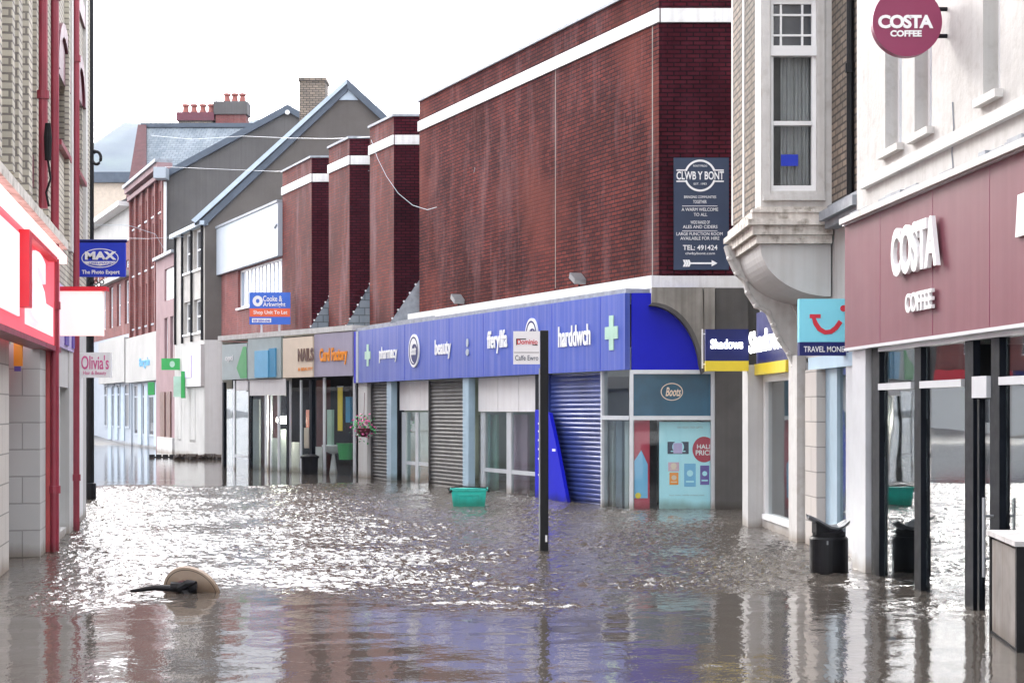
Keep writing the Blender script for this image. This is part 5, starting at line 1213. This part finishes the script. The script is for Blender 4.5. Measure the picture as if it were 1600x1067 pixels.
def table():
    Y = 15.0; k = Y/F; cx = ax(300)*Y
    t = thing('floating_table', cx, Y, 0, 'round tan cafe table tipped on its side and half sunk, black pedestal showing', 'table')
    # tilted disc: normal towards the camera, up a little
    c = Vector((cx, Y, -.02)); n = Vector((-.25, -.87, -.42)).normalized(); u = n.cross(Vector((0, 0, 1))).normalized(); v = u.cross(n)
    def ring(r, o): return [c+n*o+(u*math.cos(a)+v*math.sin(a))*r for a in [2*math.pi*i/48 for i in range(48)]]
    def disc(r, o0, o1):
        A, B = ring(r, o0), ring(r, o1); return (A+B, [tuple(range(47, -1, -1)), tuple(48+i for i in range(48))]+[(i, (i+1) % 48, 48+(i+1) % 48, 48+i) for i in range(48)])
    MB().add(*disc(.285, -.02, .012)).build('table_top', 'tan_table', t)
    g = MB(); A, B = ring(.262, .0125), ring(.256, .0125); g.add(A+B, [(i, (i+1) % 48, 48+(i+1) % 48, 48+i) for i in range(48)]); g.build('edge_groove', 'black_matt', t)
    hub = c+n*.012+Vector((-.07, 0, .06))
    col_end = hub+Vector((.0, -.17, .03))
    MB().tube([hub, col_end], [.075, .05], 12).build('pedestal', 'wine_plastic', t)
    ar = MB()
    tip1 = Vector((ax(214)*Y, Y-.25, .03)); tip2 = Vector((ax(316)*Y, Y-.3, .115))
    h = col_end
    for tip, r0 in ((tip1, .035), (tip2, .05)):
        m_ = (h+tip)/2+Vector((0, 0, .01)); ar.tube([h+Vector((0, 0, -.02)), m_, tip], [r0, r0*.75, .014], 8)
    ar.tube([h, h+Vector((.1, -.02, -.1))], [.05, .04], 8).tube([h+Vector((-.09, 0, .0)), h+Vector((.15, .02, -.02))], [.045, .05], 8)
    ar.build('cross_foot', 'black_paint', t)
table()
def bank():
    mb = MB(); n = 24
    for i in range(n):
        x = -11.6+i*.13+random.uniform(-.03, .03); y = 55.3+.25*math.sin(i*.9)-.0*i; w_ = random.uniform(.12, .2)
        mb.tube([(x-w_, y, -.05), (x-w_*.4, y, random.uniform(.03, .1)), (x+w_*.4, y, random.uniform(.03, .1)), (x+w_, y, -.05)], [.02, .12, .12, .02], 6)
    o = mb.build('mud_bank', 'mud'); tag(o, None, None, None, 'stuff')
    mb = MB(); x = -12.9
    t = thing('low_barrier', -12.6, 57.2, 0, 'low black row of blocks on the water line by the brown doors', 'barrier')
    b = MB()
    for i in range(5): b.xbox(-12.95+i*.24, -12.79+i*.24, 57.1, 57.3, -.3, .1)
    b.xbox(-12.95, -11.83, 57.15, 57.2, -.02, .03); b.build('blocks', 'black_matt', t)
bank()
def green_signs():
    for Y, x0, x1, y0, y1, lb, m in ((61.5, 253, 285, 560, 578, 'wide green projecting sign with a pale round mark beyond the grey gable', 'green'), (60., 272, 289, 588, 620, 'smaller green edged pale sign hanging below the wide green one', 'mint'), (69., 232, 242, 597, 617, 'small bright green sign under the big white fascia', 'green')):
        Q = front(Y); k = Y/F; s_ = thing('projecting_sign', ax((x0+x1)/2)*Y, Y, CH+(HZ-y1)*k, lb, 'shop sign', 'projecting shop signs')
        MB().box(Q, ax(x0)*Y, ax(x1)*Y, CH+(HZ-y1)*k, CH+(HZ-y0)*k, 0, .1).build('box', m, s_)
        if x0 == 253: MB().disc(Q, ax(270)*Y, CH+(HZ-569)*k, .1, .12, .101, .11, 16).build('round_mark', 'mint', s_)
        if x0 == 272: MB().box(Q, ax(284)*Y, ax(290)*Y, CH+(HZ-622)*k, CH+(HZ-580)*k, .0, .14).build('green_edge', 'green', s_)
green_signs()
def wire(lb, P, Y0, Y1, r=.006, beads=0, cat='cable', grp='cables strung across the street'):
    n = len(P); pts = []
    for i in range(n-1):
        for j in range(6):
            u = (i+j/6)/(n-1); a = P[i]; b = P[i+1]; px = a[0]+(b[0]-a[0])*j/6; py = a[1]+(b[1]-a[1])*j/6; Y = Y0+(Y1-Y0)*u; pts.append((ax(px)*Y, Y, CH+(HZ-py)*Y/F))
    pts.append((ax(P[-1][0])*Y1, Y1, CH+(HZ-P[-1][1])*Y1/F))
    o = MB().tube(pts, r, 5).build('cable', 'pale_cladding'); tag(o, lb, cat, grp)
wire('thin white cable from the slate roof to the stepped brick piers, uppermost', [(236, 212), (300, 218), (380, 213), (450, 216), (520, 217), (580, 214)], 64, 42.2)
wire('thin white cable crossing the dark gables at mid height', [(258, 261), (330, 264), (430, 268), (500, 266), (577, 267)], 64, 43.8)
wire('thin white cable below the eaves reaching the pale cladding panel', [(180, 372), (230, 373), (300, 369), (352, 366)], 66, 57)
wire('slack white cable looping down across the big brick wall', [(580, 219), (590, 248), (604, 276), (622, 302), (645, 321), (668, 328), (692, 321), (715, 308), (738, 285), (742, 262)], 41.5, 35.3, .0065)
wire('thin dark wire from the red brick front over the street', [(150, 352), (200, 352), (243, 366), (262, 400)], 60, 64, .01)

# ---------------------------------------------------------------- damp winter air
def haze():
    m = bpy.data.materials.new('haze'); m.use_nodes = True; t = m.node_tree; t.nodes.remove(t.nodes['Principled BSDF'])
    v = t.nodes.new('ShaderNodeVolumePrincipled'); v.inputs['Density'].default_value = HAZE; v.inputs['Color'].default_value = (.6, .68, .95, 1); v.inputs['Anisotropy'].default_value = .2
    t.links.new(v.outputs[0], t.nodes['Material Output'].inputs['Volume']); M['haze'] = m
    o = MB().xbox(-2600, 2600, -300, 2600, -3, 460).build('haze', 'haze'); o['kind'] = 'stuff'
HAZE = .00018
haze()
